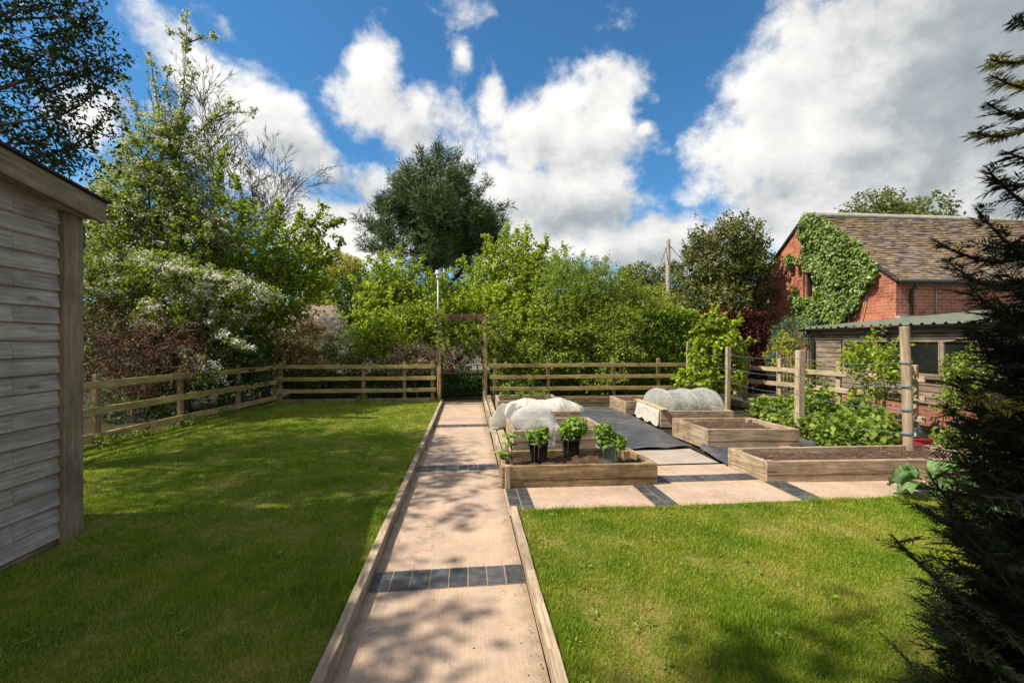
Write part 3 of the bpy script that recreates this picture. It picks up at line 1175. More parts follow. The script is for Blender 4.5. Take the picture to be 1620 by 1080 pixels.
r_ = np.random.default_rng(17)
n_ = 130
wx = np.concatenate([r_.uniform(-4.6, -.75, n_), r_.uniform(.5, 4.5, 70)])
wy = np.concatenate([r_.uniform(1.2, 10.5, n_), r_.uniform(1.2, 3.8, 70)])
ok = (wx > -2.8) | (wy > 3.9)
wx, wy = wx[ok], wy[ok]
m_ = 7
an = r_.uniform(0, 6.283, (len(wx), m_))
ps = np.stack([wx[:, None] + .012 * np.cos(an), wy[:, None] + .012 * np.sin(an), np.full_like(an, .058) + r_.uniform(0, .012, an.shape)], -1).reshape(-1, 3)
dr = np.stack([np.cos(an), np.sin(an), np.full_like(an, .3)], -1).reshape(-1, 3)
s_ = r_.uniform(.015, .038, len(ps))
props(link('lawn_weeds', fast_mesh('lawn_weeds', leaf_hex(ps, dr, np.array([0, 0, 1.]) + r_.normal(size=ps.shape) * .25, s_, s_ * .42), 6), 'leaf_mid'),
      'flat broad leaved weeds dotted through both lawns', 'weeds', kind='stuff')

# dead leaves and crumbs on the concrete
r_ = np.random.default_rng(8)
nL = 700
lx = np.concatenate([r_.uniform(-0.58, 0.34, nL), r_.uniform(0.5, 5, 120)])
edgebias = r_.random(nL) < 0.45
lx[:nL] = np.where(edgebias, np.where(r_.random(nL) < 0.5, 0.34 - np.abs(r_.normal(0, .05, nL)), -0.58 + np.abs(r_.normal(0, .04, nL))), lx[:nL])
ly = np.concatenate([r_.uniform(1.5, 11, nL), r_.uniform(3.95, 4.6, 120)])
pos = np.stack([lx, ly, np.full(len(lx), 0.012)], 1)
s_ = r_.uniform(0.004, 0.018, len(lx))
o = link('leaf_litter', fast_mesh('leaf_litter', leaf_quads(pos, r_.normal(size=pos.shape) * np.array([1, 1, .15]), np.array([0, 0, 1.0]) + r_.normal(size=pos.shape) * .3, s_, s_ * .7), 4), 'dead_leaf')
props(o, 'brown dead leaf crumbs scattered over the pale concrete path', 'leaf litter', kind='stuff')

# ================================================================== SHED
SX = -2.945
shed = thing('timber_shed', 'grey weathered timber shed with overlapping boards and sloping roof edge', 'shed', (SX - 1.2, 2, 0))
for i in range(21):
    z0 = 0.078 + 0.1185 * i
    prof = [(0.0, 0.0), (0.016, 0.0), (0.032, 0.011), (0.008, 0.140), (0.0, 0.140)]
    m = MB()
    cuts = [-1.0, 0.9, 3.22 if i % 2 else 2.35, 3.585]
    if i % 2 == 0:
        cuts = [-1.0, 1.6, 3.585]
    else:
        cuts = [-1.0, 0.6, 3.245, 3.585]
    for a, b in zip(cuts[:-1], cuts[1:]):
        j = random.uniform(-.0025, .0025)
        m.extrude(prof, (SX - 0.012, a + .0015, z0 + j), (1, 0, 0), (0, 0, 1), (0, b - a - .003, 0))
    m.build('cladding_board', 'shed_wood', shed)
m = MB()
m.box((SX - 0.10, -1, 0.0), (SX - 0.006, 3.58, 0.075))
m.build('plinth_board', 'old_bed_wood', shed)
m = MB()
m.box((SX - 0.02, 3.59, 0.01), (SX + 0.042, 3.755, 2.44))
m.build('corner_post', 'shed_trim', shed, bevel=.004)
m = MB()
m.box((SX - 2.4, 3.60, 0.08), (SX - 0.021, 3.70, 2.47))
m.build('end_wall', 'shed_wood', shed)
ya, za, yb, zb = -1.0, 2.50 + 0.137 * 4.72 - 0.02, 3.80, 2.483
m = MB()
m.beam((SX + 0.15, ya, za), (SX + 0.15, yb, zb), 0.034, 0.155)
m.build('fascia', 'shed_trim', shed, bevel=.003)
m = MB()
m.beam((SX - 1.2, ya, za + 0.088), (SX - 1.2, yb + .02, zb + 0.088), 2.78, 0.016)
m.build('roof', 'felt', shed)
m = MB()
m.beam((SX + 0.065, ya, za - .05), (SX + 0.065, yb - 0.05, zb - .05), 0.12, 0.012)
m.build('soffit', 'shed_wood', shed)
m = MB()
m.tube([(SX - 0.10, 3.86, 2.22), (SX - 0.10, 3.86, 2.42)], .06, 10)
m.build('gutter', 'black_plastic', shed, bevel=.012)


# ================================================================== FENCES
def fence(name, label, a, b, posts, heights, rails_mat, side, ground=0.0, joints=None, post_h=1.02, rail_h=0.092, z0=0.0, over=(0.0, 0.0), gravel=True, post_mat=None):
    """posts: positions 0..1 along a-b; rails nailed on the given side"""
    a, b = Vector(a), Vector(b)
    d = (b - a).normalized()
    sv = Vector((-d.y, d.x, 0)) * side
    t = thing(name, label, 'fence', (a.x, a.y, ground))
    for p in posts:
        q = a.lerp(b, p)
        m = MB()
        hh = post_h + random.uniform(-.02, .02)
        tw = random.uniform(-.006, .006)
        m.beam((q.x, q.y, ground - .02), (q.x + tw, q.y, hh), 0.062, 0.082, up=(d.x, d.y, 0))
        m.build('post', post_mat or rails_mat, t, bevel=.005)
    L = (b - a).length
    js = joints or [0, 1]
    for h in heights:
        for p, q in zip(js[:-1], js[1:]):
            m = MB()
            j1, j2 = random.uniform(-.008, .008), random.uniform(-.008, .008)
            pa = a.lerp(b, p) + sv * 0.06 + Vector((0, 0, h + j1)) + d * (0.002 - (over[0] if p == js[0] else 0))
            pb = a.lerp(b, q) + sv * 0.06 + Vector((0, 0, h + j2)) - d * (0.002 - (over[1] if q == js[-1] else 0))
            mid = pa.lerp(pb, 0.5) + Vector((0, 0, -0.006))
            m.beam(pa, mid, 0.036, rail_h)
            m.beam(mid, pb, 0.036, rail_h)
            m.build('rail', rails_mat, t, bevel=.004)
    if gravel:
        m = MB()
        m.beam(a + sv * 0.075 + Vector((0, 0, ground + 0.06)), b + sv * 0.075 + Vector((0, 0, ground + 0.06)), 0.06, 0.13)
        m.build('gravel_board', 'old_bed_wood', t)
    return t


def on_left(px):
    """where the line of sight px crosses the left fence line, as a fraction of its run"""
    k = (px - 810) / 720
    # x = zc*(k*CS+SN), y = zc*(CS-k*SN);  x = -5.2+.135*(y-6.7)
    zc = (-5.2 - 0.135 * 6.7) / ((k * CS + SN) - 0.135 * (CS - k * SN))
    return zc * (CS - k * SN)


LA, LB = (fence_x(3.2), 3.2, 0), (fence_x(11.32), 11.32, 0)
lp = [(on_left(x) - 3.2) / 8.12 for x in (153, 285, 377)]
fence('rail_fence', 'shaded post and rail fence along the left lawn under the blossom bushes', LA, LB, [0.12] + lp + [1.0], (0.90, 0.54, 0.175), 'fence_wood', -1,
      joints=[0, lp[0] - .0, lp[1], lp[2], 1.0] if False else [0, lp[1], 1.0], z0=0, post_mat='fence_post_wood', rail_h=.105, gravel=False)
BY = 11.35
m = MB()
m.grid(lambda u, v: (fence_x(3.0 + 8.4 * v) - .75 + .83 * u, 3.0 + 8.4 * v, .02 + .10 * math.sin(math.pi * min(1, .15 + u * .85)) + .035 * nz((u * 2, v * 20, 1), 1.3) + .02 * nz((u * 9, v * 70, 1)) - .03 * (u > .97)), 14, 120)
props(m.build('soil_bank', 'soil', smooth=True), kind='structure')
gp = W(694, 540, 11.62)
rp = W(768, 540, 11.62)
fl = LB[0] + 0.05


def on_back(px, y):
    k = (px - 810) / 720
    zc = y / (CS - k * SN)
    return zc * (k * CS + SN)


BL0, BL1 = fl, on_back(690, BY)
bp = [(on_back(x, BY) - BL0) / (BL1 - BL0) for x in (575, 640, 684)]
fence('rail_fence', 'post and rail fence across the far end of the lawn, left of the arbour', (BL0, BY, 0), (BL1, BY, 0), [0.02] + bp, (0.895, 0.605, 0.315), 'fence_wood', -1, joints=[0, 0.46, 1], post_h=1.0, post_mat='fence_post_wood')
BR0, BR1 = on_back(775, BY), on_back(1108, BY)
bp = [(on_back(x, BY) - BR0) / (BR1 - BR0) for x in (783, 867, 971, 1041, 1104)]
fence('rail_fence', 'post and rail fence behind the raised beds, right of the arbour', (BR0, BY, 0), (BR1, BY, 0), bp, (0.905, 0.615, 0.325), 'fence_wood', -1, joints=[0, 0.5, 1], post_h=1.06, post_mat='fence_post_wood')
# low timber sill of the soil bank behind the beds
t = props(MB.build((lambda m: (m.box((2.3, 11.02, 0.0), (4.2, 11.09, 0.11)), m)[1])(MB()), 'timber_sill', 'old_bed_wood', origin=(3.2, 11.05, 0)),
          'low dark timber board lying along the foot of the far fence', 'board')

FA = W(1168, 540, 10.95)
FB = W(1468, 540, 7.27)
FA.z = FB.z = 0
FL = (FB - FA).length
fd = (FB - FA).normalized()


def on_right(px):
    k = (px - 810) / 720
    u, v = k * CS + SN, CS - k * SN
    # FA + s*fd = zc*(u,v)
    s = (FA.x * v - FA.y * u) / (fd.y * u - fd.x * v)
    return s / FL


rpz = [on_right(x) for x in (1179, 1234, 1327, 1447)]
fence('rail_fence', 'pale post and rail fence ending in sawn rail ends beside the raspberries', FA, FB, rpz, (0.90, 0.585, 0.25), 'post_wood', -1, joints=[0, on_right(1250), 1], post_h=1.12, gravel=False, over=(0.1, 0.0))
m = MB()
m.beam(FA + Vector((-0.3, -0.1, 0.07)), FA + fd * 1.25 + Vector((-0.3, -0.1, 0.07)), 0.09, 0.14)
props(m.build('timber_sleeper', 'bed_wood', origin=tuple(FA + Vector((-.3, -.1, 0))), bevel=.006), 'short timber sleeper at the foot of the pale fence behind the netted bed', 'sleeper')

# ================================================================== ARBOUR AND POLE
arb = thing('arbour', 'brown timber arbour over the far end of the path', 'arbour', (0, 11.55, 0))
for px in (694.5, 768):
    q = W(px, 540, 11.62)
    for dy in (0, 1.0):
        m = MB()
        m.box((q.x - .045, q.y - .045 + dy, -0.02), (q.x + .045, q.y + .045 + dy, 2.12))
        m.build('post', 'fence_wood' if dy == 0 else 'arbour_wood', arb, bevel=.005)
ba, bb = W(680, 500, 11.62), W(788, 500, 11.62)
for dy in (0, 1.0):
    m = MB()
    m.box((ba.x, ba.y - .062 + dy, 2.06), (bb.x, ba.y - .047 + 0.012 + dy, 2.20))
    m.build('beam', 'arbour_wood', arb, bevel=.004)
for px in (692, 711, 731, 751, 771):
    q = W(px, 540, 11.55)
    m = MB()
    m.box((q.x - .02, q.y - .18, 2.10), (q.x + .02, q.y + 1.25, 2.215))
    m.build('rafter', 'arbour_wood', arb, bevel=.003)
pole = thing('metal_pole', 'thin galvanised pole with a small white sensor head above the arbour', 'pole', (W(693, 540, 11.5).x, W(693, 540, 11.5).y, 0))
q = W(693, 540, 11.5)
m = MB()
m.tube([(q.x, q.y, 0.9), (q.x, q.y, 3.1)], 0.019, 10)
m.build('tube', 'galv', pole, smooth=True)
m = MB()
m.tube([(q.x, q.y, 3.1), (q.x, q.y, 3.18), (q.x, q.y, 3.20), (q.x, q.y, 3.30)], [0.05, 0.05, 0.075, 0.06], 12)
m.build('sensor_head', 'white_plastic', pole)
m = MB()
m.beam((q.x - .13, q.y, 3.21), (q.x + .15, q.y, 3.25), 0.02, 0.02)
m.tube([(q.x + .15, q.y, 3.24), (q.x + .15, q.y, 3.34)], [0.03, 0.02], 8)
m.build('cross_arm', 'white_plastic', pole)


# ================================================================== RAISED BEDS
def soil_patch(parent, c, z, amp, seed, name='soil'):
    fl_, fr_, br_, bl_ = [Vector(p) for p in c]
    m = MB()

    def f(u, v):
        p = fl_.lerp(fr_, u).lerp(bl_.lerp(br_, u), v)
        e = min(u, 1 - u, v, 1 - v)
        h = amp * (nz((p.x, p.y, seed), 6) + 0.8 * nz((p.x, p.y, seed), 15) + 0.6 * abs(nz((p.x, p.y, seed), 34))) + 0.03 * min(1, e * 6)
        return (p.x, p.y, z + h)
    nx = int(max(12, (fr_ - fl_).length / 0.022))
    ny = int(max(12, (bl_ - fl_).length / 0.022))
    m.grid(f, min(nx, 110), min(ny, 60))
    return m.build(name, 'soil', parent)


def bed(label, c, h, mat, split=0.42, seed=1, group='timber raised beds', soil_z=None, amp=0.03):
    """c: front-left, front-right, back-right, back-left corners on the ground"""
    c = [Vector((p[0], p[1], 0)) for p in c]
    t = thing('raised_bed', label, 'raised bed', c[0], group)
    th = 0.048
    hs = [(0.0, h * split - .002, 0.004), (h * split + .001, h, 0.0)]
    cen = sum(c, Vector()) / 4
    for k in range(4):
        a, b = c[k], c[(k + 1) % 4]
        d = (b - a).normalized()
        nin = Vector((-d.y, d.x, 0))
        if nin.dot(cen - a) < 0:
            nin = -nin
        for (z0, z1, ins) in hs:
            off = nin * (th / 2 + ins)
            e0, e1 = (0, 0) if k % 2 == 0 else (th + .001, th + .001)
            j = random.uniform(-.003, .003)
            m = MB()
            m.beam(a + d * e0 + off + Vector((0, 0, (z0 + z1) / 2)), b - d * e1 + off + Vector((0, 0, (z0 + z1) / 2 + j)), th, z1 - z0)
            m.build('board', mat, t, bevel=.005)
    for k in range(4):
        p = c[k]
        d1 = (c[(k + 1) % 4] - p).normalized()
        d2 = (c[k - 1] - p).normalized()
        q = p + (d1 + d2) * (th + .04)
        m = MB()
        m.box((q.x - .035, q.y - .035, 0), (q.x + .035, q.y + .035, h - .012))
        m.build('corner_post', mat, t, bevel=.004)
    ins = [c[k] + ((c[(k + 1) % 4] - c[k]).normalized() + (c[k - 1] - c[k]).normalized()) * th for k in range(4)]
    soil_patch(t, ins, (soil_z if soil_z is not None else h - 0.075), amp, seed)
    return t


bed('nearest raised bed on the left, mossy boards with potted strawberries on its soil', [(.345, 4.62), (1.975, 4.585), (1.93, 5.30), (.36, 5.30)], .228, 'old_bed_wood', .36, 1, soil_z=.135)
bed('grey plank raised bed with a crumpled net tent at its left, behind the strawberry pots', [(.61, 6.15), (1.94, 6.18), (1.93, 7.17), (.60, 7.2)], .285, 'bed_wood', .48, 2, soil_z=.16)
bed('raised bed under the long cream fleece tunnel beside the path', [(.59, 7.78), (1.96, 7.80), (1.96, 8.70), (.60, 8.72)], .285, 'bed_wood', .48, 3)
bed('farthest raised bed on the left, with seedlings, by the arbour', [(.61, 9.30), (1.93, 9.32), (1.94, 10.35), (.62, 10.35)], .285, 'bed_wood', .48, 4)
bed('long raised bed on the right with bare strawy soil and a round post', [(3.155, 4.54), (5.75, 4.42), (5.75, 5.10), (3.10, 5.18)], .228, 'bed_wood', .36, 5)
bed('square raised bed of dark crumbly bare soil in the middle of the right side', [(3.285, 5.98), (4.56, 5.87), (4.48, 6.86), (3.225, 6.94)], .29, 'bed_wood', .42, 6, amp=.03)
bed('raised bed under the clear hooped net, with a plank on its left board', [(3.35, 7.64), (4.62, 7.53), (4.57, 8.72), (3.37, 8.85)], .29, 'bed_wood', .42, 7)
bed('small raised bed at the back on the right, by the far fence', [(3.22, 9.05), (4.50, 9.0), (4.45, 9.98), (3.18, 10.0)], .275, 'bed_wood', .42, 8)

# straw on the long bed
r_ = np.random.default_rng(21)
n_ = 500
pos = np.stack([r_.uniform(3.2, 5.6, n_), r_.uniform(4.6, 5.05, n_), np.full(n_, .185) + r_.uniform(0, .02, n_)], 1)
s_ = r_.uniform(.03, .09, n_)
props(link('straw', fast_mesh('straw', leaf_quads(pos, r_.normal(size=pos.shape) * np.array([1, 1, .2]), np.array([0, 0, 1.]) + r_.normal(size=pos.shape) * .4, s_, s_ * .07), 4), 'dead_leaf'),
      'dry straw bits strewn over the soil of the long right bed', 'straw', kind='stuff')

# old sleepers between path and beds
slp = thing('timber_sleeper', 'row of old split timber sleepers lying along the path beside the left beds', 'sleeper', (.47, 5.4, 0))
for (x0, x1, y0, y1, z) in ((.375, .435, 5.36, 7.7, .12), (.375, .43, 7.72, 11.2, .13), (.455, .56, 5.42, 7.55, .105), (.46, .55, 7.58, 10.9, .12)):
    m = MB()
    n_ = 5
    for i in range(n_):
        ya_, yb_ = y0 + (y1 - y0) * i / n_, y0 + (y1 - y0) * (i + 1) / n_
        m.beam(((x0 + x1) / 2 + .012 * nz((x0, i, 1), 1.9), ya_, z / 2 + .01 * nz((x0, i, 5), 1.7)), ((x0 + x1) / 2 + .012 * nz((x0, i + 1, 1), 1.9), yb_, z / 2 + .01 * nz((x0, i + 1, 5), 1.7)), x1 - x0, z)
    m.build('board', 'kerb_wood', slp)
for (x, y, h) in ((.405, 4.95, .25), (.395, 11.1, .27), (.48, 10.95, .2), (.53, 10.9, .21), (.405, 4.62, .24)):
    m = MB()
    m.box((x - .025, y - .03, 0), (x + .025, y + .03, h))
    m.build('peg', 'kerb_wood', slp, bevel=.006)


# weed membrane
def memb_sheet(name, label, corners, nu, nv, curl=0.0, seed=0.0, z=0.012):
    a, b, c, d = [Vector((p[0], p[1], 0)) for p in corners]
    m = MB()

    def f(u, v):
        p = a.lerp(b, u).lerp(d.lerp(c, u), v)
        h = z + 0.012 * max(0, nz((p.x, p.y, seed), 1.7)) + 0.008 * abs(nz((p.x, p.y * .6, seed + 4), 4))
        front = max(0, 1 - v / 0.09)
        h += curl * front * (0.4 + 0.6 * abs(nz((p.x * 2.2, 0, seed)))) * (1.0 if front < 0.99 else 0.9)
        p.y += 0.05 * nz((p.x * 2, 1, seed)) * (v < .02)
        return (p.x, p.y, h)
    m.grid(f, nu, nv)
    o = m.build(name, 'membrane', smooth=True, origin=tuple(a))
    return props(o, label, 'weed membrane')


memb_sheet('weed_membrane', 'black weed membrane laid over the aisle between the left and right beds', [(1.98, 6.02), (3.14, 6.10), (3.36, 10.1), (1.98, 10.2)], 40, 110, .05, 1)
memb_sheet('weed_membrane', 'strip of black weed membrane between the square soil bed and the raspberries', [(4.62, 5.3), (5.2, 5.3), (5.05, 9.6), (4.66, 9.6)], 14, 80, .02, 5)
# loose flap turned over in front of the square bed
m = MB()
fa, fb, fc, fd_ = G(1108, 712), G(1150, 739), G(1165, 718), G(1118, 706)
m.grid(lambda u, v: tuple(fa.lerp(fb, u).lerp(fd_.lerp(fc, u), v) + Vector((0, 0, .03 + .05 * math.sin(math.pi * v) * (1 - .5 * u) + .01 * nz((u * 4, v * 3, 2))))), 12, 8)
props(m.build('membrane_flap', 'membrane', smooth=True, origin=tuple(fa)), 'crumpled black membrane corner folded at the front of the square bed', 'weed membrane')


# ------------------------------------------------------------------ nets and fleece
def wr(p, s, k=1.0):
    return k * (nz(p, s) + 0.5 * nz(p, s * 2.3) + 0.25 * nz(p, s * 5))


def tunnel(name, label, x0, x1, ya, yb, zb, H, hoops, mat, seed, sag=.07, twist=0.0, group=None, hoop_mat='hoop', endk=.09, axis='x', amp=.016):
    loc_ = ((x0 + x1) / 2, (ya + yb) / 2, zb)
    t = thing(name, label, 'net cover' if mat == 'netting' else 'fleece', loc_ if axis == 'x' else (loc_[1], loc_[0], zb))
    yc, ry = (ya + yb) / 2, (yb - ya) / 2

    def ax_(p):
        return p if axis == 'x' else Vector((p[1], p[0], p[2]))

    def prof(u):
        d = min(abs(u - h) for h in hoops)
        e = min(1.0, (min(u, 1 - u) / endk)) ** 0.5
        return e, 1 - sag * 2 * min(1, d / 0.19) ** 1.3

    def f(u, v):
        e, k = prof(u)
        a = math.pi * v
        sx = x0 + (x1 - x0) * u + twist * math.cos(a)
        p = Vector((sx, yc - ry * math.cos(a) * (0.35 + .65 * e), zb + H * k * (e ** .8) * math.sin(a) ** .8))
        n_ = Vector((0, -math.cos(a), math.sin(a)))
        cre = abs(nz((p.x * 2.2 + p.z * 1.5, p.y * .8, seed), 5.5)) ** .5
        return ax_(p + n_ * (amp * wr((p.x * 1.0, p.y, p.z + seed), 4.2) + .022 * (cre - .55)) * (1 if 0.02 < v < .98 else .3))
    m = MB()
    m.grid(f, 110, 50)
    m.build('net' if mat == 'netting' else 'cloth', mat, t, smooth=True)
    for h in hoops:
        m = MB()
        pts = []
        for i in range(15):
            a = math.pi * i / 14
            e, k = prof(h)
            pts.append(ax_((x0 + (x1 - x0) * h + twist * math.cos(a), yc - ry * math.cos(a) * .985, zb - .03 + H * k * (e ** .8) * math.sin(a) ** .8 + .0)))
        m.tube(pts, 0.005, 6)
        m.build('hoop', hoop_mat, t, smooth=True)
    return t


tunnel('net_tunnel', 'long clear net tunnel on three hoops over the right bed', 3.42, 4.58, 7.74, 8.62, .26, .37, [.12, .52, .88], 'netting', 1, .085, .10)
tunnel('fleece_tunnel', 'low cream fleece tunnel stretched over the third bed beside the path', .55, 2.14, 7.84, 8.66, .22, .245, [.3, .74], 'fleece', 4, .07, -.06, endk=.30)
# the crumpled net tent
t = tunnel('net_tent', 'crumpled grey net tent slumped over the left half of the bed behind the pots', 6.22, 7.22, .66, 1.30, .24, .335, [.30, .80], 'netting', 7, .09, .07, endk=.34, axis='y', amp=.026)
m = MB()


def tail(u, v):
    x = 1.08 + .16 * u + .03 * math.sin(v * 5)
    y = 6.42 - .32 * min(1, v / .5) + .015 * math.sin(u * 14)
    z = .34 - .03 * v if v < .5 else .325 - (v - .5) * .5
    if v >= .5:
        y = 6.115 + .02 * math.sin(u * 15)
    return Vector((x, y, z)) + Vector((0, -.02, .01)) * wr((x, z * 2, 5), 7)


m.grid(tail, 16, 24)
m.build('net_tail', 'netting', t, smooth=True)
# fleece bunched over the sleepers
t = thing('fleece_bundle', 'bunched end of cream fleece flung over the sleepers at the path', 'fleece', (.5, 7.4, .1))
m = MB()


def bunch(u, v):
    # u along the bundle from the bed to the path, v across
    cx = .88 - .50 * u
    cy = 7.72 - .52 * u + .1 * math.sin(3 * u)
    top = .40 + .06 * math.exp(-((u - .25) / .1) ** 2) + .09 * math.exp(-((u - .62) / .14) ** 2) - .30 * max(0, u - .62) ** 1.1
    wdt = .11 + .17 * math.sin(math.pi * min(1, u * .9 + .1)) + .07 * math.sin(9 * u)
    a = math.pi * v
    p = Vector((cx - .5 * wdt * math.cos(a), cy - wdt * math.cos(a), .10 + (top - .10) * math.sin(a) ** .55 * (1 if u < .93 else .5)))
    return p + Vector((.5, .6, .5)) * .05 * wr((p.x, p.y, p.z + 9), 6)


m.grid(bunch, 44, 30)
m.build('cloth', 'fleece', t, smooth=True)
# fleece hanging on the left board of the hooped bed, held by a plank
t = thing('fleece_drape', 'pale fleece hanging down the left board of the hooped bed', 'fleece', (3.32, 8.2, .28))
m = MB()


def drape(u, v):
    y = 7.68 + 1.12 * u
    z = .30 - .27 * v * (1 + .12 * math.sin(u * 17)) if v > 0 else .30
    x = 3.335 + .02 * u - .016 * v - .02 * v * abs(math.sin(u * 23 + 2 * nz((u * 5, 0, 1)))) - .05 * max(0, v - .8)
    if v < .12:
        x = 3.335 + .02 * u + (.12 - v) * .5
        z = .302
    return Vector((x, y, max(.016, z))) + Vector((-1, 0, 0)) * .012 * wr((y, z, 3), 8)


m.grid(drape, 60, 18)
m.build('cloth', 'fleece', t, smooth=True)
m = MB()
m.beam((3.39, 7.56, .322), (3.42, 8.95, .322), .11, .03)
props(m.build('plank', 'plank_wood', origin=(3.4, 8.2, .31), bevel=.005), 'loose yellowish plank resting on the left edge of the hooped bed', 'plank')


# ------------------------------------------------------------------ potted strawberries
def pot(label, px, py, tilt, mat, blobs, n, seed, flowers=0.0, r0=.085, r1=.112, h=.235):
    q = G(px, py, .15)
    t = thing('potted_strawberry', label, 'potted plant', (q.x, q.y, .15), 'strawberry pots')
    rot = Matrix.Rotation(tilt, 4, 'Y')

    def sq(v):
        return rot @ v
    m = MB()
    m.lathe([(0.001, -.02), (r0, -.02), (r0 + .2 * (r1 - r0), .05), (r1 - .004, h - .035), (r1 + .006, h - .034), (r1 + .007, h), (r1 - .004, h), (r1 - .01, h - .03)], (q.x, q.y, .15), 24, sq)
    m.build('pot', mat, t, smooth=True)
    m = MB()
    m.lathe([(r1 - .008, h - .03), (r1 * .5, h - .02), (.001, h - .015)], (q.x, q.y, .15), 20, sq)
    m.build('compost', 'soil', t)
    ax = rot @ Vector((0, 0, h))
    bl = [(q.x + ax.x + b[0], q.y + ax.y + b[1], .15 + ax.z + b[2], b[3], b[4], b[5]) for b in blobs]
    P, N = sample_blobs(bl, n, .35, 0, seed)
    V, tips, D = foliage(P, N, .04, 3, .05, seed, up=.5, aspect=.8, hexa=True, flatten=.9, tilt=.4)
    link('foliage', fast_mesh('foliage', V, 6), 'leaf_straw', t)
    m = MB()
    rr = random.Random(seed)
    base = q + Vector((0, 0, 0))
    b0 = Vector((q.x, q.y, .15)) + rot @ Vector((0, 0, h - .02))
    for k in range(26):
        m.tube(limb_path(b0 + Vector((rr.uniform(-.03, .03), rr.uniform(-.03, .03), 0)), Vector(P[rr.randrange(len(P))]), seed + k, .15, 4), [.003, .003, .0025, .002, .0015], 4, False)
    for k in range(2):
        a = rr.uniform(3.6, 6.0)
        st = b0 + Vector((math.cos(a) * r1, math.sin(a) * r1, .02))
        m.tube([st, st + Vector((math.cos(a) * .05, math.sin(a) * .05, -.02)), st + Vector((math.cos(a) * .06, math.sin(a) * .06, -.14 - rr.random() * .1))], [.0016, .0014, .001], 4, False)
    m.build('stalk', 'cane', t, smooth=True, normals=False)
    if flowers:
        add_blossom(t, tips, D, seed, frac=flowers, size=.014, per=6, spread=.008, name='flower')
    return t


pot('left one of three potted strawberries, sparse leaves in a black pot', 853, 731, -.05, 'black_plastic', [(0, 0, .05, .11, .10, .055), (.05, 0, .09, .06, .06, .03)], 95, 3, .02)
pot('middle potted strawberry, the bushiest, in a black pot with dry strands', 903, 723, .0, 'black_plastic', [(0, 0, .07, .12, .11, .08), (.06, .0, .13, .11, .1, .06), (.12, .05, .06, .06, .08, .05)], 190, 4, .01)
pot('right potted strawberry with white flowers spilling from a tilted greenish pot', 967, 733, -.25, 'green_plastic', [(.03, -.02, .03, .13, .10, .06), (-.02, .02, .12, .09, .08, .07), (.12, -.03, -.02, .07, .07, .05)], 150, 5, .4)
# torn grey-green liner hanging on the tilted pot
q = G(806, 722, .15)
t = thing('strawberry_plant', 'young strawberry with dark leaves in the left corner of the nearest bed', 'plant', (q.x, q.y, .15))
pts, dd = [], []
for (px, py) in ((797, 716), (803, 702), (808, 689), (800, 690), (815, 692), (790, 716), (799, 722), (812, 704)):
    p = W(px, py, 4.95)
    for k in range(3):
        a = k * 2.1 + px
        pts.append(p)
        dd.append((math.cos(a), math.sin(a) - .3, .15))
pts, dd = np.array(pts), np.array(dd)
link('foliage', fast_mesh('foliage', leaf_hex(pts, dd, np.array([0, -.35, 1.]) + rng.normal(size=pts.shape) * .2, np.full(len(pts), .075), np.full(len(pts), .062)), 6), 'leaf_straw', t)
m = MB()
for p in pts[::3]:
    m.tube(limb_path((q.x, q.y, .15), p, int(abs(p[0]) * 999) + 3, .12, 4), [.004, .004, .003, .003, .002], 4, False)
m.build('stem', 'cane', t, smooth=True, normals=False)

# seedlings of the farthest left bed
for i, (px, label) in enumerate(((800, 'leftmost tiny seedling clump of the farthest left bed'), (824, 'second seedling clump of the farthest left bed'), (843, 'third seedling clump of the farthest left bed'), (862, 'rightmost seedling clump of the farthest left bed'))):
    p = W(px, 626, 10.0)
    plant('seedling', label, 'seedling', (p.x, p.y, .2), [(p.x, p.y, .33, .10, .12, .10)], 30, .05, 4, .045, 'leaf_rasp', 60 + i, 'seedlings in the farthest bed', 5)
# crop under the hooped net
plant('lettuce', 'pale salad crop growing under the hooped net', 'plant', (4.0, 8.15, .22), [(3.7, 8.15, .27, .25, .3, .09), (4.0, 8.15, .27, .25, .3, .10), (4.3, 8.15, .27, .22, .3, .09)], 170, .05, 4, .06, 'leaf_rasp', 77, None, 0)

# ------------------------------------------------------------------ post and twine frame with raspberries
trl = thing('fruit_frame', 'line of uneven posts strung with blue twine above the raspberries', 'plant support', (5.3, 7.5, 0))
C = W(1435, 540, 5.58)
Bp = W(1264.5, 540, 7.2)
Ap = W(1151, 540, 9.7)
Dp = W(1088, 540, 10.75)
m = MB()
m.tube([(C.x + .02, C.y, .10), (C.x, C.y, .9), (C.x - .035, C.y, 1.67), (C.x - .035, C.y, 1.685)], [.055, .053, .052, .047], 14)
m.build('post', 'post_wood', trl, smooth=False)
for q, top, wd in ((Bp, 1.36, .105), (Ap, 1.39, .085), (Dp, 1.50, .07)):
    m = MB()
    m.beam((q.x, q.y, -.02), (q.x + .015, q.y, top), wd, wd, up=(0, 1, 0))
    m.build('post', 'post_wood', trl, bevel=.006)
for z in (1.24, .955, .67, .38):
    m = MB()
    pts = []
    for a, b in ((Dp, Ap), (Ap, Bp), (Bp, C)):
        for i in range(9):
            t_ = i / 9
            p = a.lerp(b, t_)
            pts.append((p.x - .055, p.y - .03, z - .05 * math.sin(math.pi * t_)))
    pts.append((C.x - .055, C.y - .02, z))
    m.tube(pts, .0026, 5)
    for k in range(3):                                   # turns round the round post
        zz = z + (k - 1) * .008
        ring = [(C.x - .02 * (z - .3) + .06 * math.cos(a_), C.y + .06 * math.sin(a_), zz) for a_ in [2 * math.pi * i / 14 for i in range(15)]]
        m.tube(ring, .003, 5, False)
    m.build('twine', 'twine', trl, smooth=True)

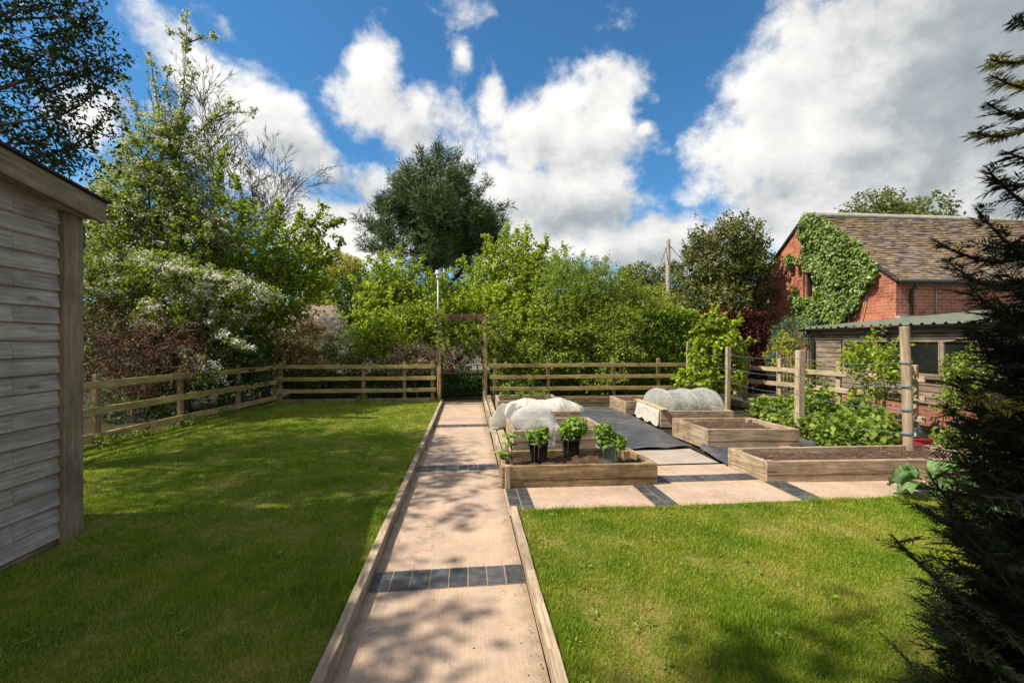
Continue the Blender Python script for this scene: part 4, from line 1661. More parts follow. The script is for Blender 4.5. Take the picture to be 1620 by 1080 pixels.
rsp = [(1215, 668, 9.1, 1), (1240, 655, 8.6, 1.1), (1255, 640, 8.1, 1.25), (1285, 640, 7.7, 1.3), (1310, 650, 7.3, 1.15), (1270, 675, 7.35, 1.0), (1305, 685, 6.9, 1.0), (1340, 655, 7.2, 1.1), (1345, 690, 6.55, 1.0), (1375, 670, 6.7, 1.1),
       (1388, 692, 6.3, .9), (1320, 705, 6.35, .8), (1375, 708, 6.1, .8), (1235, 685, 8.1, .8), (1360, 640, 7.0, 1.0), (1295, 610, 7.6, .6)]
rlab = ['farthest raspberry plant, low by the netted bed', 'raspberry plant just in front of the far fence post', 'tall pale raspberry plant left of the square middle post', 'tall pale raspberry plant right of the square middle post',
        'raspberry plant between the square middle post and the lean-to fence rail', 'low raspberry plant at the foot of the square middle post', 'raspberry plant leaning over the membrane strip', 'raspberry plant before the middle of the pale fence',
        'dark green raspberry plant over the corner of the membrane strip', 'raspberry plant left of the round post, tall', 'raspberry plant right beside the red bucket', 'low raspberry sucker behind the square soil bed corner',
        'low raspberry sucker behind the long bed', 'low raspberry sucker at the membrane edge', 'upright raspberry shoots against the pale fence rail', 'thin raspberry shoot rising beside the square middle post']
for i, (px, py, zc, k) in enumerate(rsp):
    p = W(px, py, zc)
    r = 28 * zc / 720
    zt = max(.12, p.z * .84)
    k *= .97
    plant('raspberry_plant', rlab[i], 'raspberry', (p.x, p.y, 0), [(p.x, p.y, zt * .75, .27 * k, .3 * k, .26 * k), (p.x - .05, p.y, zt * .4 + .08, .28 * k, .3 * k, .22), (p.x, p.y, zt + .06, .14 * k, .2 * k, .16 * k)],
          int(95 * k), .10, 5, .085, 'leaf_rasp', 300 + i, 'raspberry canes under the twine', 8, hexa=True, aspect=.72, up=.5, flatten=.75, shell=.4, gap=0)

# red bucket with black rag
q = W(1449, 540, 6.15)
q.z = 0
t = thing('red_bucket', 'round red plastic bucket standing behind the round post', 'bucket', (q.x, q.y, 0))
m = MB()
m.lathe([(.001, .0), (.13, .0), (.155, .20), (.168, .20), (.168, .215), (.15, .215), (.13, .03), (.001, .03)], (q.x, q.y, 0), 22)
m.build('pail', 'red_plastic', t, smooth=False)
m = MB()
m.tube([(q.x + .16 * math.cos(a), q.y, .21 + .16 * math.sin(a)) for a in [math.pi * i / 10 for i in range(11)]], .006, 6)
m.build('handle', 'black_plastic', t, smooth=True)
m = MB()
m.grid(lambda u, v: (q.x + .13 * v * math.cos(6.283 * u), q.y + .13 * v * math.sin(6.283 * u), .21 + .15 * (1 - v ** 2) + .05 * wr((math.cos(6.283 * u) * v, math.sin(6.283 * u) * v, 2), 2.5)), 24, 10)
props(m.build('crumpled_bag', 'black_plastic', origin=(q.x, q.y, .2), smooth=True), 'crumpled black bag stuffed in the red bucket', 'bag')
# small wooden offcuts behind the long bed
m = MB()
a, b = G(1215, 707), G(1262, 716)
m.beam(a + Vector((0, 0, .03)), b + Vector((0, 0, .03)), .12, .05)
props(m.build('timber_offcut', 'plank_wood', origin=tuple(a)), 'yellowish timber offcut on the ground behind the long right bed', 'board')

# ------------------------------------------------------------------ rhubarb
rb = G(1545, 800)
t = thing('rhubarb', 'rhubarb clump with broad wavy leaves at the end of the long bed', 'plant', (rb.x, rb.y, 0.04))
ml, ms2 = MB(), MB()
rr = random.Random(5)
for k in range(24):
    a = k * 2.39
    rad = .12 + .30 * rr.random() ** .6
    c = rb + Vector((math.cos(a) * rad * 1.3, math.sin(a) * rad * .8, .17 + .24 * rr.random() - .12 * (rad > .3)))
    out = Vector((math.cos(a), math.sin(a), -.25 + .3 * rr.random())).normalized()
    sd = Vector((-math.sin(a), math.cos(a), rr.uniform(-.3, .3))).normalized()
    up = out.cross(sd)
    if up.z < 0:
        up = -up
    Lf, Wf = .19 + .09 * rr.random(), .17 + .08 * rr.random()

    def lf(u, v):
        tt = v
        prof = math.sin(math.pi * min(1, .12 + tt * .88)) ** .6 * (1 - .25 * tt)
        s = (u - .5) * 2
        ed = abs(s)
        ruf = .030 * math.sin(tt * 11 + k) * ed ** 2 + .012 * math.sin(tt * 23 + k * 2) * ed ** 3
        return tuple(c + out * (Lf * (tt - .15)) + sd * (s * Wf * .5 * prof) + up * (ruf + .06 * ed ** 2 * .5 - .12 * tt ** 2 + .012 * math.sin(s * 9) * (1 - ed)))
    ml.grid(lf, 16, 26)
    ms2.tube([rb + Vector((rr.uniform(-.05, .05), rr.uniform(-.05, .05), 0)), rb.lerp(c, .5) + Vector((0, 0, .06)), c - out * Lf * .1], [.013, .011, .008], 6)
ml.build('leaf', 'leaf_rhubarb', t, smooth=True, normals=False)
ms2.build('stalk', 'petal_magenta' if False else 'cane', t, smooth=True)


# ================================================================== BARN
BX, BY0, BY1, BYA = 10.3, 10.05, 16.0, 13.02
EZ, RZ = 3.03, 5.33
barn = thing('brick_barn', 'red brick barn with a mossy tiled roof and a narrow gable window', 'barn', (BX, BY0, 0))


def zt(y):
    return EZ + (RZ - EZ) * (y - BY0) / (BYA - BY0) if y <= BYA else EZ + (RZ - EZ) * (BY1 - y) / (BY1 - BYA)


m = MB()


def gpoly(pts):
    b = len(m.V)
    m.V += [Vector((BX, y, z)) for y, z in pts]
    m.face(range(b, b + len(pts)), [(y, z) for y, z in pts])


w0, w1, wz0, wz1 = 12.50, 13.12, 2.80, 3.66
gpoly([(BY0, -.05), (w0, -.05), (w0, zt(w0)), (BY0, EZ)])
gpoly([(w0, -.05), (w1, -.05), (w1, wz0), (w0, wz0)])
gpoly([(w0, wz1), (w1, wz1), (w1, zt(w1)), (BYA, RZ), (w0, zt(w0))])
gpoly([(w1, -.05), (BY1, -.05), (BY1, EZ), (w1, zt(w1))])
for (ya_, za_, yb_, zb_) in ((w0, wz0, w0, wz1), (w1, wz0, w1, wz1), (w0, wz0, w1, wz0), (w0, wz1, w1, wz1)):
    b = len(m.V)
    m.V += [Vector((BX, ya_, za_)), Vector((BX, yb_, zb_)), Vector((BX + .13, yb_, zb_)), Vector((BX + .13, ya_, za_))]
    m.face((b, b + 1, b + 2, b + 3), [(0, za_), (0, zb_), (.13, zb_), (.13, za_)])
m.build('gable_wall', 'brick', barn, normals=False)
m = MB()
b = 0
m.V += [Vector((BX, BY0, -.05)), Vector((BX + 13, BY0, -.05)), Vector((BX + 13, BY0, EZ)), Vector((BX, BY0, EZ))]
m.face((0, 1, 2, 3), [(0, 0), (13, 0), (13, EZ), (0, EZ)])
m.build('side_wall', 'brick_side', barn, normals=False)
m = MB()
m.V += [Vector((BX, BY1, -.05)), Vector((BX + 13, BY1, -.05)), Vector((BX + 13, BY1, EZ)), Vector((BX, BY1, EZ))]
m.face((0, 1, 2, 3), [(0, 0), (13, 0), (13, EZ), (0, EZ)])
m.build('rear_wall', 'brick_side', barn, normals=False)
wf = MB()
for (y0, y1, z0, z1) in ((w0, w0 + .06, wz0, wz1), (w1 - .06, w1, wz0, wz1), (w0 + .06, w1 - .06, wz0, wz0 + .06), (w0 + .06, w1 - .06, wz1 - .06, wz1), ((w0 + w1) / 2 - .02, (w0 + w1) / 2 + .02, wz0 + .06, wz1 - .06)):
    wf.box((BX + .08, y0, z0), (BX + .125, y1, z1))
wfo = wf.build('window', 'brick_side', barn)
m = MB()
m.box((BX + .13, w0, wz0), (BX + .14, w1, wz1))
m.build('pane', 'dark_glass', wfo)
m = MB()
m.box((BX - .03, w0 - .05, wz0 - .06), (BX + .05, w1 + .05, wz0 - .003))
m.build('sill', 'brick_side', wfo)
# tiled slope, course over course
m = MB()
up = Vector((0, BYA - BY0, RZ - EZ))
SL = up.length
up.normalize()
nrm = Vector((0, -up.z, up.y))
gauge = .115
ncr = int((SL + .12) / gauge) + 1
e0 = Vector((BX - .06, BY0, EZ)) - up * .13 + nrm * .05
for c in range(ncr):
    x = BX - .07 + (c % 2) * .085
    while x < BX + 11:
        wdt = .168
        sag = -.035 * math.sin(math.pi * min(1, c / ncr)) + .03 * nz((x, c * .1, 3), .5) + .012 * nz((x, c, 9), 3)
        o_ = e0 + up * (gauge * c) + Vector((x - (BX - .06), 0, 0)) + nrm * (sag + random.uniform(-.005, .006))
        j = random.uniform(-.006, .006)
        p = [o_ + up * j, o_ + Vector((wdt - .004, 0, 0)) + up * j, o_ + Vector((wdt - .004, 0, 0)) + up * .17 - nrm * .026, o_ + up * .17 - nrm * .026]
        q = [v - nrm * .016 for v in p]
        b = len(m.V)
        m.V += p + q
        m.face((b, b + 1, b + 2, b + 3))
        m.face((b, b + 4, b + 5, b + 1))
        m.face((b, b + 3, b + 7, b + 4))
        x += wdt
roof = m.build('roof', 'roof_tile', barn, normals=False)
m = MB()
m.V += [Vector((BX - .06, BY0 - .1, EZ - .10)), Vector((BX + 13, BY0 - .1, EZ - .10)), Vector((BX + 13, BYA, RZ - .04)), Vector((BX - .06, BYA, RZ - .04)), Vector((BX + 13, BY1 + .15, EZ - .12)), Vector((BX - .06, BY1 + .15, EZ - .12))]
m.face((0, 1, 2, 3))
m.face((3, 2, 4, 5))
m.build('roof_deck', 'roof_tile', roof, normals=False)
m = MB()
xx = BX - .05
while xx < BX + 11:
    zz = RZ + .05 - .0 + .02 * nz((xx, 0, 0), .6) - .012
    m.tube([(xx, BYA, zz), (xx + .33, BYA, zz + random.uniform(-.006, .006))], [.105, .10], 10)
    xx += .335
m.build('ridge_tile', 'verge_mortar', roof)
m = MB()
for s in (0, 1):
    ye, yr = (BY0 - .14, BYA) if s == 0 else (BY1 + .16, BYA)
    a, b_ = Vector((BX - .035, ye, EZ - .10)), Vector((BX - .035, yr, RZ - .0))
    m.beam(a, b_, .06, .06)
m.build('verge', 'interior_dark', roof)
m = MB()
m.tube([(BX - .1, BY0 - .17, EZ - .09), (BX + 11, BY0 - .17, EZ - .11)], .058, 8)
gut = m.build('gutter', 'black_plastic', barn, smooth=True)
m = MB()
dx = BX + .36
m.tube([(dx, BY0 - .17, EZ - .13), (dx, BY0 - .16, EZ - .2), (dx, BY0 - .055, EZ - .32), (dx, BY0 - .055, 2.05)], .042, 8)
m.build('downpipe', 'black_plastic', barn, smooth=True)
m = MB()
dx = BX + 1.05
m.tube([(dx, BY0 - .02, EZ - .2), (dx, BY0 - .02, 2.1)], .013, 6)
m.build('cable', 'galv', barn, smooth=True)

# ------------------------------------------------------------------ ivy on the gable
ivy_poly = [(1276, 341), (1292, 337), (1312, 347), (1345, 372), (1364, 384), (1366, 395), (1378, 400), (1394, 428), (1389, 440), (1380, 452), (1366, 468), (1357, 487), (1342, 505), (1335, 520), (1275, 524), (1262, 500), (1254, 470), (1257, 450), (1266, 462), (1275, 470),
            (1284, 466), (1290, 470), (1294, 450), (1290, 432), (1276, 425), (1274, 395), (1272, 360)]


def inpoly(x, y, poly):
    ins = np.zeros(len(x), bool)
    n = len(poly)
    for i in range(n):
        x1, y1 = poly[i]
        x2, y2 = poly[(i + 1) % n]
        c_ = ((y1 > y) != (y2 > y)) & (x < (x2 - x1) * (y - y1) / (y2 - y1 + 1e-9) + x1)
        ins ^= c_
    return ins


r_ = np.random.default_rng(31)
n_ = 30000
qx, qy = r_.uniform(1250, 1396, n_), r_.uniform(335, 526, n_)
jx = np.array([4.5 * mnoise.noise(Vector((a * .06, b * .06, 0))) for a, b in zip(qx, qy)])
ok = inpoly(qx + jx, qy + jx * .7, ivy_poly)
ok |= ((qx - 1255) ** 2 / 20 + (qy - 412) ** 2 / 140 < 1) | ((qx - 1268) ** 2 / 9 + (qy - 414) ** 2 / 40 < 1)
ok &= ~((qx > 1266) & (qx < 1295) & (qy > 429) & (qy < 470))
qx, qy = qx[ok], qy[ok]
kk = (qx - 810) / 720
zc = BX / (kk * CS + SN)
Yv = zc * (CS - kk * SN)
Zv = EYE + (540 - qy) / 720 * zc
bul = np.array([.5 + mnoise.noise(Vector((a * 1.6, b * 1.6, 2))) + .4 * mnoise.noise(Vector((a * 4, b * 4, 7))) for a, b in zip(Yv, Zv)])
pos = np.stack([BX - .04 - r_.random(len(qx)) * np.clip(.06 + .20 * bul, .03, .3), Yv, Zv], 1)
nr = np.array([-.85, -.1, .62]) + r_.normal(size=pos.shape) * .42
dr = np.array([-.15, 0, -1.]) + r_.normal(size=pos.shape) * .6
s_ = r_.uniform(.05, .095, len(pos))
ivy = thing('ivy', 'bright green ivy covering half the brick gable from eaves to ridge', 'climber', (BX - .1, 11.4, 0))
link('foliage', fast_mesh('foliage', leaf_hex(pos, dr, nr, s_, s_ * .95, .1), 6), 'leaf_ivy', ivy)
m = MB()
for k in range(16):
    i = r_.integers(len(pos))
    m.tube(limb_path((BX - .03, 11.2 + .5 * r_.random(), .2), Vector((BX - .03, pos[i, 1], pos[i, 2])), k, .03, 5), [.02, .018, .015, .012, .01, .006], 4, False)
m.build('stem', 'bark', ivy, normals=False)

# ================================================================== LEAN-TO SHED BESIDE THE BARN
LX = 8.10
lean = thing('lean_to', 'low boarded lean-to with dark windows under a green ribbed sheet roof', 'shed', (LX, 9, 0))
LY0, LY1 = 3.2, 10.0
wy = [on for on in ()]


def on_lean(px):
    k = (px - 810) / 720
    zc = LX / (k * CS + SN)
    return zc * (CS - k * SN)


wy0, wy1 = on_lean(1553), on_lean(1335)
zs, zh = .885, 1.535
for i in range(12):
    z0 = .40 + .108 * i
    spans = [(LY0, LY1)] if z0 + .11 < zs - .04 else ([(LY0, wy0 - .05), (wy1 + .05, LY1)] if z0 < zh + .0 else [(LY0, LY1)])
    for a, b in spans:
        m = MB()
        m.extrude([(0, 0), (-.026, 0), (-.010, .125), (0, .125)], (LX, a, z0 + random.uniform(-.004, .004)), (1, 0, 0), (0, 0, 1), (0, b - a, 0))
        m.build('cladding_board', 'lean_wood', lean)
m = MB()
m.V += [Vector((LX + .01, LY0, 0)), Vector((LX + .01, LY1, 0)), Vector((LX + .01, LY1, .40)), Vector((LX + .01, LY0, .40))]
m.face((0, 1, 2, 3), [(0, 0), (7, 0), (7, .4), (0, .4)])
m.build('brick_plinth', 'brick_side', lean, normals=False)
m = MB()
m.box((LX + .03, LY1 - .02, .0), (LX + 2.2, LY1 + .02, 1.72))
m.build('end_wall', 'lean_wood', lean)
m = MB()
m.box((LX - .02, LY1 - .06, .3), (LX + .05, LY1 + .03, 1.74))
m.build('corner_board', 'lean_wood', lean)
# window range
edges = [wy0] + [on_lean(x) for x in (1491, 1434, 1386)] + [wy1]
for a, b in zip(edges[:-1], edges[1:]):
    f = MB()
    for (y0, y1, z0, z1) in ((a, a + .045, zs, zh), (b - .045, b, zs, zh), (a + .045, b - .045, zs, zs + .045), (a + .045, b - .045, zh - .045, zh)):
        f.box((LX - .035, y0, z0), (LX + .02, y1, z1))
    fo = f.build('window', 'lean_wood', lean, bevel=.004)
    g = MB()
    g.box((LX + .0, a + .045, zs + .045), (LX + .005, b - .045, zh - .045))
    g.build('pane', 'dark_glass', fo)
m = MB()
m.box((LX - .085, wy0 - .04, zs - .045), (LX - .027, wy1 + .04, zs - .003))
m.build('sill', 'lean_wood', lean)
m = MB()
m.box((LX - .05, LY0, zh + .01), (LX - .002, LY1, zh + .10))
m.build('lintel', 'lean_wood', lean, bevel=.004)
m = MB()
m.box((LX - .09, LY0, 1.655), (LX - .055, LY1 + .1, 1.755))
m.build('fascia', 'lean_wood', lean)
# ribbed sheets
m = MB()
prof = []
y = LY1 + .16
pitch = .2
while y > 2.9:
    prof += [(y, 0), (y - .115, 0), (y - .135, .032), (y - .175, .032), (y - .195, 0)]
    y -= pitch
b = 0
P0, P1 = Vector((LX - .22, 0, 1.80)), Vector((LX + 4.15, 0, 2.22))
P2 = Vector((LX + 7.0, 0, 2.30))
for t_ in (P0, P1, P2):
    for (yy, h) in prof:
        m.V.append(Vector((t_.x, yy, t_.z + h)))
n_ = len(prof)
for r in range(2):
    for i in range(n_ - 1):
        m.face((r * n_ + i, r * n_ + i + 1, (r + 1) * n_ + i + 1, (r + 1) * n_ + i))
rf = m.build('roof', 'green_sheet', lean, normals=False)
md = rf.modifiers.new('thick', 'SOLIDIFY')
md.thickness = .005
m = MB()
m.box((BX - .0, BY0 - .10, 2.055), (BX + 5, BY0 - .0, 2.12))
fl_ = m.build('flashing', 'verge_mortar', lean)
m = MB()
m.extrude([(.055 * math.cos(math.pi * i / 8), -.055 * math.sin(math.pi * i / 8)) for i in range(9)] + [(-.048 * math.cos(math.pi * i / 8), -.048 * math.sin(math.pi * i / 8)) for i in range(9)], (LX - .155, 2.9, 1.785), (1, 0, 0), (0, 0, 1), (0, LY1 + .2 - 2.9, 0))
m.build('gutter', 'black_plastic', lean)
m = MB()
m.tube([(LX - .155, LY1 + .02, 1.74), (LX - .155, LY1 + .02, 1.66), (LX - .075, LY1 - .1, 1.52), (LX - .075, LY1 - .1, .0)], .038, 8)
m.build('downpipe', 'black_plastic', lean, smooth=True)
q = Vector((LX - .15, on_lean(1411), 1.655))
m = MB()
m.tube([(q.x + .06, q.y, q.z + .02), (q.x, q.y, q.z), (q.x - .05, q.y - .01, q.z - .03), (q.x - .07, q.y - .012, q.z - .04)], [.03, .05, .06, .055], 12)
m.build('lamp', 'black_plastic', lean, smooth=True)

# slatted gate in the gap
ga, gb = W(1230, 540, 10.9), W(1290, 540, 10.7)
gate = thing('picket_gate', 'narrow slatted wooden gate between the pale fence and the lean-to', 'gate', (ga.x, ga.y, 0))
for i in range(12):
    p = ga.lerp(gb, i / 11)
    m = MB()
    m.box((p.x - .02, p.y - .01, .10), (p.x + .02, p.y + .01, 1.28 + .03 * math.sin(i)))
    m.build('slat', 'post_wood', gate)
for z in (.4, 1.05):
    m = MB()
    m.beam((ga.x, ga.y + .03, z), (gb.x, gb.y + .03, z), .03, .07)
    m.build('rail', 'post_wood', gate)

# ================================================================== TELEGRAPH POLE, FAR BUILDINGS
q = W(1057, 540, 25)
tp = thing('telegraph_pole', 'pale timber telegraph pole with a stay wire behind the clipped hedge', 'pole', (q.x, q.y, 0))
m = MB()
m.tube([(q.x, q.y, -.1), (q.x, q.y, 3), (q.x, q.y, 7.05), (q.x, q.y, 7.12)], [.16, .145, .115, .09], 14)
m.build('shaft', 'pole_wood', tp, smooth=True)
m = MB()
m.tube([(q.x - .02, q.y - .11, 6.75), (q.x - .02, q.y - .19, 6.75), (q.x - .02, q.y - .19, 6.95)], [.03, .03, .04], 8)
m.tube([(q.x + .15, q.y, 6.62), (q.x - .15, q.y, 6.62)], .03, 8)
m.build('fitting', 'galv', tp)
m = MB()
p2 = W(1030, 462, 24)
m.tube([Vector((q.x - .1, q.y, 6.7)), Vector((q.x - .1, q.y, 6.7)).lerp(p2, .5) + Vector((0, 0, -.05)), p2, Vector((p2.x - .6, p2.y, 0))], .02, 5)
p3 = W(1130, 455, 27)
m.tube([Vector((q.x + .1, q.y, 6.75)), Vector((q.x + .1, q.y, 6.75)).lerp(p3, .5) + Vector((0, 0, -.25)), p3, (p3.x + 6, p3.y + 2, 4.5)], .016, 5)
m.build('cable', 'wire', tp)

# outbuilding with a tan roof, far left of the arbour
c = W(540, 540, 21)
ob = thing('outbuilding', 'low cream outbuilding with a tan roof half hidden beyond the shrubs', 'building', (c.x, c.y, 0))
m = MB()
m.box((c.x - 3.2, c.y, 0), (c.x + 1.25, c.y + 5, 1.75))
m.build('wall', 'cream_render', ob)
m = MB()
x0, x1 = c.x - 3.5, c.x + 1.5
A_ = [(x0, c.y - .25, 1.7), (x1, c.y - .25, 1.7), (x1 - 1.9, c.y + 2.5, 3.35), (x0, c.y + 2.5, 3.35), (x1, c.y + 5.3, 1.7), (x0, c.y + 5.3, 1.7)]
m.V += [Vector(v) for v in A_]
m.face((0, 1, 2, 3), [(0, 0), (5, 0), (4, 3), (0, 3)])
m.face((1, 4, 2), [(0, 0), (5, 0), (2, 3)])
m.face((3, 2, 4, 5), [(0, 0), (4, 0), (5, 3), (0, 3)])
m.build('roof', 'tan_roof', ob)
c = W(770, 540, 24)
ob = thing('cottage', 'cream rendered cottage wall glimpsed through the trees behind the arbour', 'building', (c.x, c.y, 0))
m = MB()
m.box((c.x - 4, c.y, 0), (c.x + 3, c.y + 6, 2.6))
m.build('wall', 'cream_render', ob)
m = MB()
m.V += [Vector((c.x - 4.3, c.y - .3, 2.55)), Vector((c.x + 3.3, c.y - .3, 2.55)), Vector((c.x + 3.3, c.y + 3, 4.4)), Vector((c.x - 4.3, c.y + 3, 4.4)), Vector((c.x + 3.3, c.y + 6.3, 2.55)), Vector((c.x - 4.3, c.y + 6.3, 2.55))]
m.face((0, 1, 2, 3))
m.face((3, 2, 4, 5))
m.build('roof', 'tan_roof', ob)
# little garden table beyond the hedge
c = W(746, 540, 15.5)
tb = thing('garden_table', 'small grey metal garden table beyond the low box hedge', 'table', (c.x, c.y, 0))
m = MB()
m.lathe([(.001, .70), (.42, .70), (.43, .715), (.42, .73), (.001, .73)], (c.x, c.y, 0), 24)
m.build('table_top', 'galv', tb)
for k in range(4):
    a = .8 + k * math.pi / 2
    m = MB()
    m.tube([(c.x + .36 * math.cos(a), c.y + .36 * math.sin(a), 0), (c.x + .28 * math.cos(a), c.y + .28 * math.sin(a), .7)], .016, 6)
    m.build('leg', 'galv', tb)


# ================================================================== HEDGES
def hedge(name, label, a, b, depth, h, n, L, mm, leaf, mat, seed, z0=0.0, wob=.10, cat='hedge', group=None, stems=True, **kw):
    a, b = Vector(a), Vector(b)
    d = b - a
    ln = d.length
    d.normalize()
    nv = Vector((-d.y, d.x, 0))
    r = np.random.default_rng(seed)
    t = thing(name, label, cat, ((a + b) / 2).to_tuple(), group)
    u = r.random(n) * ln
    face = r.random(n)
    ar_top = depth / (depth + 2 * h)
    v = np.where(face < ar_top, r.random(n), np.where(face < ar_top + (1 - ar_top) * .75, 0, 1)) * depth
    zz = np.where(face < ar_top, h, z0 + (h - z0) * r.random(n))
    inward = r.random(n) ** 1.6 * .22
    nx = np.zeros((n, 3))
    top = face < ar_top
    front = (~top) & (v == 0)
    back = (~top) & (v > 0)
    nx[top] = (0, 0, 1)
    nx[front] = tuple(-nv)
    nx[back] = tuple(nv)
    P = np.array(a)[None, :] + np.outer(u, np.array(d)) + np.outer(v, np.array(nv))
    P[:, 2] = zz
    bump_ = np.array([mnoise.noise(Vector(p) * 1.3 + Vector((seed, 0, 0))) + .5 * mnoise.noise(Vector(p) * 3.4) for p in P])
    P = P + nx * (bump_ * wob - inward)[:, None]
    P[:, 2] = np.maximum(P[:, 2], z0 + .03)
    V, tips, D = foliage(P, nx, L, mm, leaf, seed, **kw)
    link('foliage', fast_mesh('foliage', V, 6 if kw.get('hexa') else 4), mat, t)
    if stems:
        m_ = MB()
        rr = random.Random(seed)
        for k in range(int(ln / .35) + 2):
            q = a + d * (ln * (k + .5) / (int(ln / .35) + 2)) + nv * depth * .5
            for j in range(5):
                m_.tube(limb_path((q.x, q.y, 0), (q.x + rr.uniform(-.3, .3), q.y + rr.uniform(-.3, .3), h * rr.uniform(.6, .95)), seed + k * 7 + j, .06, 4), [.022, .018, .013, .009, .004], 4, False)
        m_.build('stem', 'bark', t, normals=False)
    return t


hedge('box_hedge', 'low clipped dark box hedge behind the left far fence and the arbour opening', (W(470, 540, 12.9).x, 12.75, 0), (W(775, 540, 12.9).x, 12.75, 0), .7, .52, 11000, .05, 5, .04, 'leaf_box', 41, wob=.03, stems=False)
ha, hb = W(1005, 540, 12.5), W(1120, 540, 12.5)
hedge('hornbeam_hedge', 'tall clipped bright green hedge behind the right end of the far fence', (ha.x, 12.35, 0), (hb.x, 12.35, 0), 1.0, 2.32, 5200, .10, 5, .075, 'leaf_hedge', 42, wob=.12, hexa=True)
ha, hb = W(1118, 540, 13), W(1232, 540, 13)
hedge('copper_beech_hedge', 'dark purple copper beech hedge in front of the holly tree', (ha.x, 12.7, 0), (hb.x, 12.7, 0), 1.1, 2.33, 4200, .10, 5, .075, 'leaf_copper', 43, wob=.15, hexa=True)
# dense undergrowth behind the right far fence
ha, hb = W(780, 540, 12.2), W(1010, 540, 12.2)
hedge('mixed_hedge', 'shaggy mixed green hedge rising behind the middle of the far fence', (ha.x, 12.0, 0), (hb.x, 12.0, 0), 1.3, 1.75, 8500, .2, 6, .075, 'leaf_mid', 44, wob=.6, hexa=True)
# far hedge line and woodland closing the view
hedge('far_hedgerow', 'distant hedgerow and trees closing the view beyond the garden', (-70, 48, 0), (80, 48, 0), 5, 4.3, 9000, .9, 8, .38, 'leaf_far', 45, wob=1.6, cat='hedgerow', stems=False)['kind'] = 'stuff'

# ================================================================== TREES
tree('pine_tree', 'tall dark rounded pine standing alone beyond the arbour', 'pine tree', W(694, 540, 30) * 1 - Vector((0, 0, EYE)),
     PB(30, (690, 298, 54, 54), (690, 258, 26, 26), (650, 330, 40, 44), (735, 325, 36, 44), (658, 318, 38, 46), (724, 305, 36, 50), (690, 360, 96, 56), (598, 380, 34, 30), (640, 350, 46, 46), (762, 352, 26, 44), (745, 380, 46, 40), (650, 400, 62, 36), (720, 410, 60, 36), (786, 340, 14, 22), (572, 366, 11, 20), (690, 440, 46, 22)),
     2500, .42, 26, .46, 'leaf_pine', 51, clump=(64, .30), trunk_r=.42, top=W(692, 250, 30), nlimb=30, nsub=260, shell=.3, gap=.50, aspect=.09, up=1.0, spread=.62, flatten=.3, tilt=.9, twig_r=.022,
     shoots=(30, 7, .40, [[(640, 400), (600, 375), (562, 348)], [(640, 410), (600, 400), (570, 395)], [(740, 370), (775, 345), (803, 326)], [(740, 390), (780, 372), (800, 352)], [(740, 330), (768, 300), (776, 282)], [(660, 320), (630, 300), (616, 280)], [(680, 280), (668, 256), (664, 240)], [(695, 280), (694, 250), (694, 230)], [(710, 290), (720, 262), (726, 244)], [(650, 350), (615, 335), (604, 318)], [(725, 310), (746, 276), (750, 262)], [(655, 300), (645, 275), (640, 262)]]))
tree('maple_tree', 'bright lime green bushy tree right of the arbour', 'tree', W(800, 540, 14.6) - Vector((0, 0, EYE)),
     PB(14.6, (805, 450, 56, 56), (800, 405, 36, 32), (828, 395, 20, 24), (768, 460, 34, 50), (780, 418, 22, 30), (850, 445, 44, 46), (815, 515, 90, 46), (862, 412, 20, 22), (750, 505, 34, 40), (735, 470, 16, 24)),
     5600, .20, 8, .085, 'leaf_bright', 52, clump=(80, .42), trunk_r=.13, nlimb=18, nsub=160, gap=.44, hexa=True, aspect=.8,
     shoots=(14.6, 26, .16, [[(800, 400), (803, 375), (800, 356)], [(825, 400), (832, 370), (834, 356)], [(780, 410), (772, 385), (768, 372)], [(755, 440), (738, 425), (730, 412)], [(850, 420), (862, 392), (866, 376)], [(815, 390), (818, 365)], [(745, 480), (728, 460)], [(870, 430), (888, 402), (892, 390)]]))
tree('willow_shrub', 'tall upright narrow-leaved green shrub beside the lime green tree', 'shrub', W(905, 540, 13.6) - Vector((0, 0, EYE)),
     PB(13.6, (900, 465, 46, 46), (920, 440, 26, 24), (880, 430, 22, 24), (905, 530, 70, 60), (935, 475, 30, 40)),
     3700, .26, 9, .085, 'leaf_willow', 53, clump=(55, .42), trunk_r=.06, nlimb=20, nsub=150, gap=.38, aspect=.34, up=.9, spread=.6,
     shoots=(13.6, 26, .16, [[(895, 450), (897, 420), (895, 392)], [(915, 440), (920, 420), (922, 402)], [(935, 450), (942, 428), (940, 412)], [(880, 430), (878, 405)], [(958, 455), (958, 430), (957, 408)], [(985, 455), (990, 440), (992, 424)]]))
tree('willow_shrub', 'leafy green shrub with pale shoots left of the clipped hedge', 'shrub', W(972, 540, 13.4) - Vector((0, 0, EYE)),
     PB(13.4, (962, 460, 40, 36), (985, 480, 42, 42), (975, 540, 60, 60), (950, 428, 16, 22), (1015, 490, 30, 30)),
     3400, .26, 9, .085, 'leaf_mid', 54, clump=(55, .42), trunk_r=.06, nlimb=20, nsub=150, gap=.35, aspect=.4, up=.8, spread=.6)
tree('golden_shrub', 'yellowish green shrub top showing over the clipped hedge below the telegraph pole', 'shrub', W(1035, 540, 15.2) - Vector((0, 0, EYE)),
     PB(15.2, (1035, 478, 32, 24), (1060, 490, 30, 20), (1035, 520, 50, 40)), 900, .2, 7, .075, 'leaf_yellow', 55, trunk_r=.05, nlimb=10, nsub=60, gap=.3)
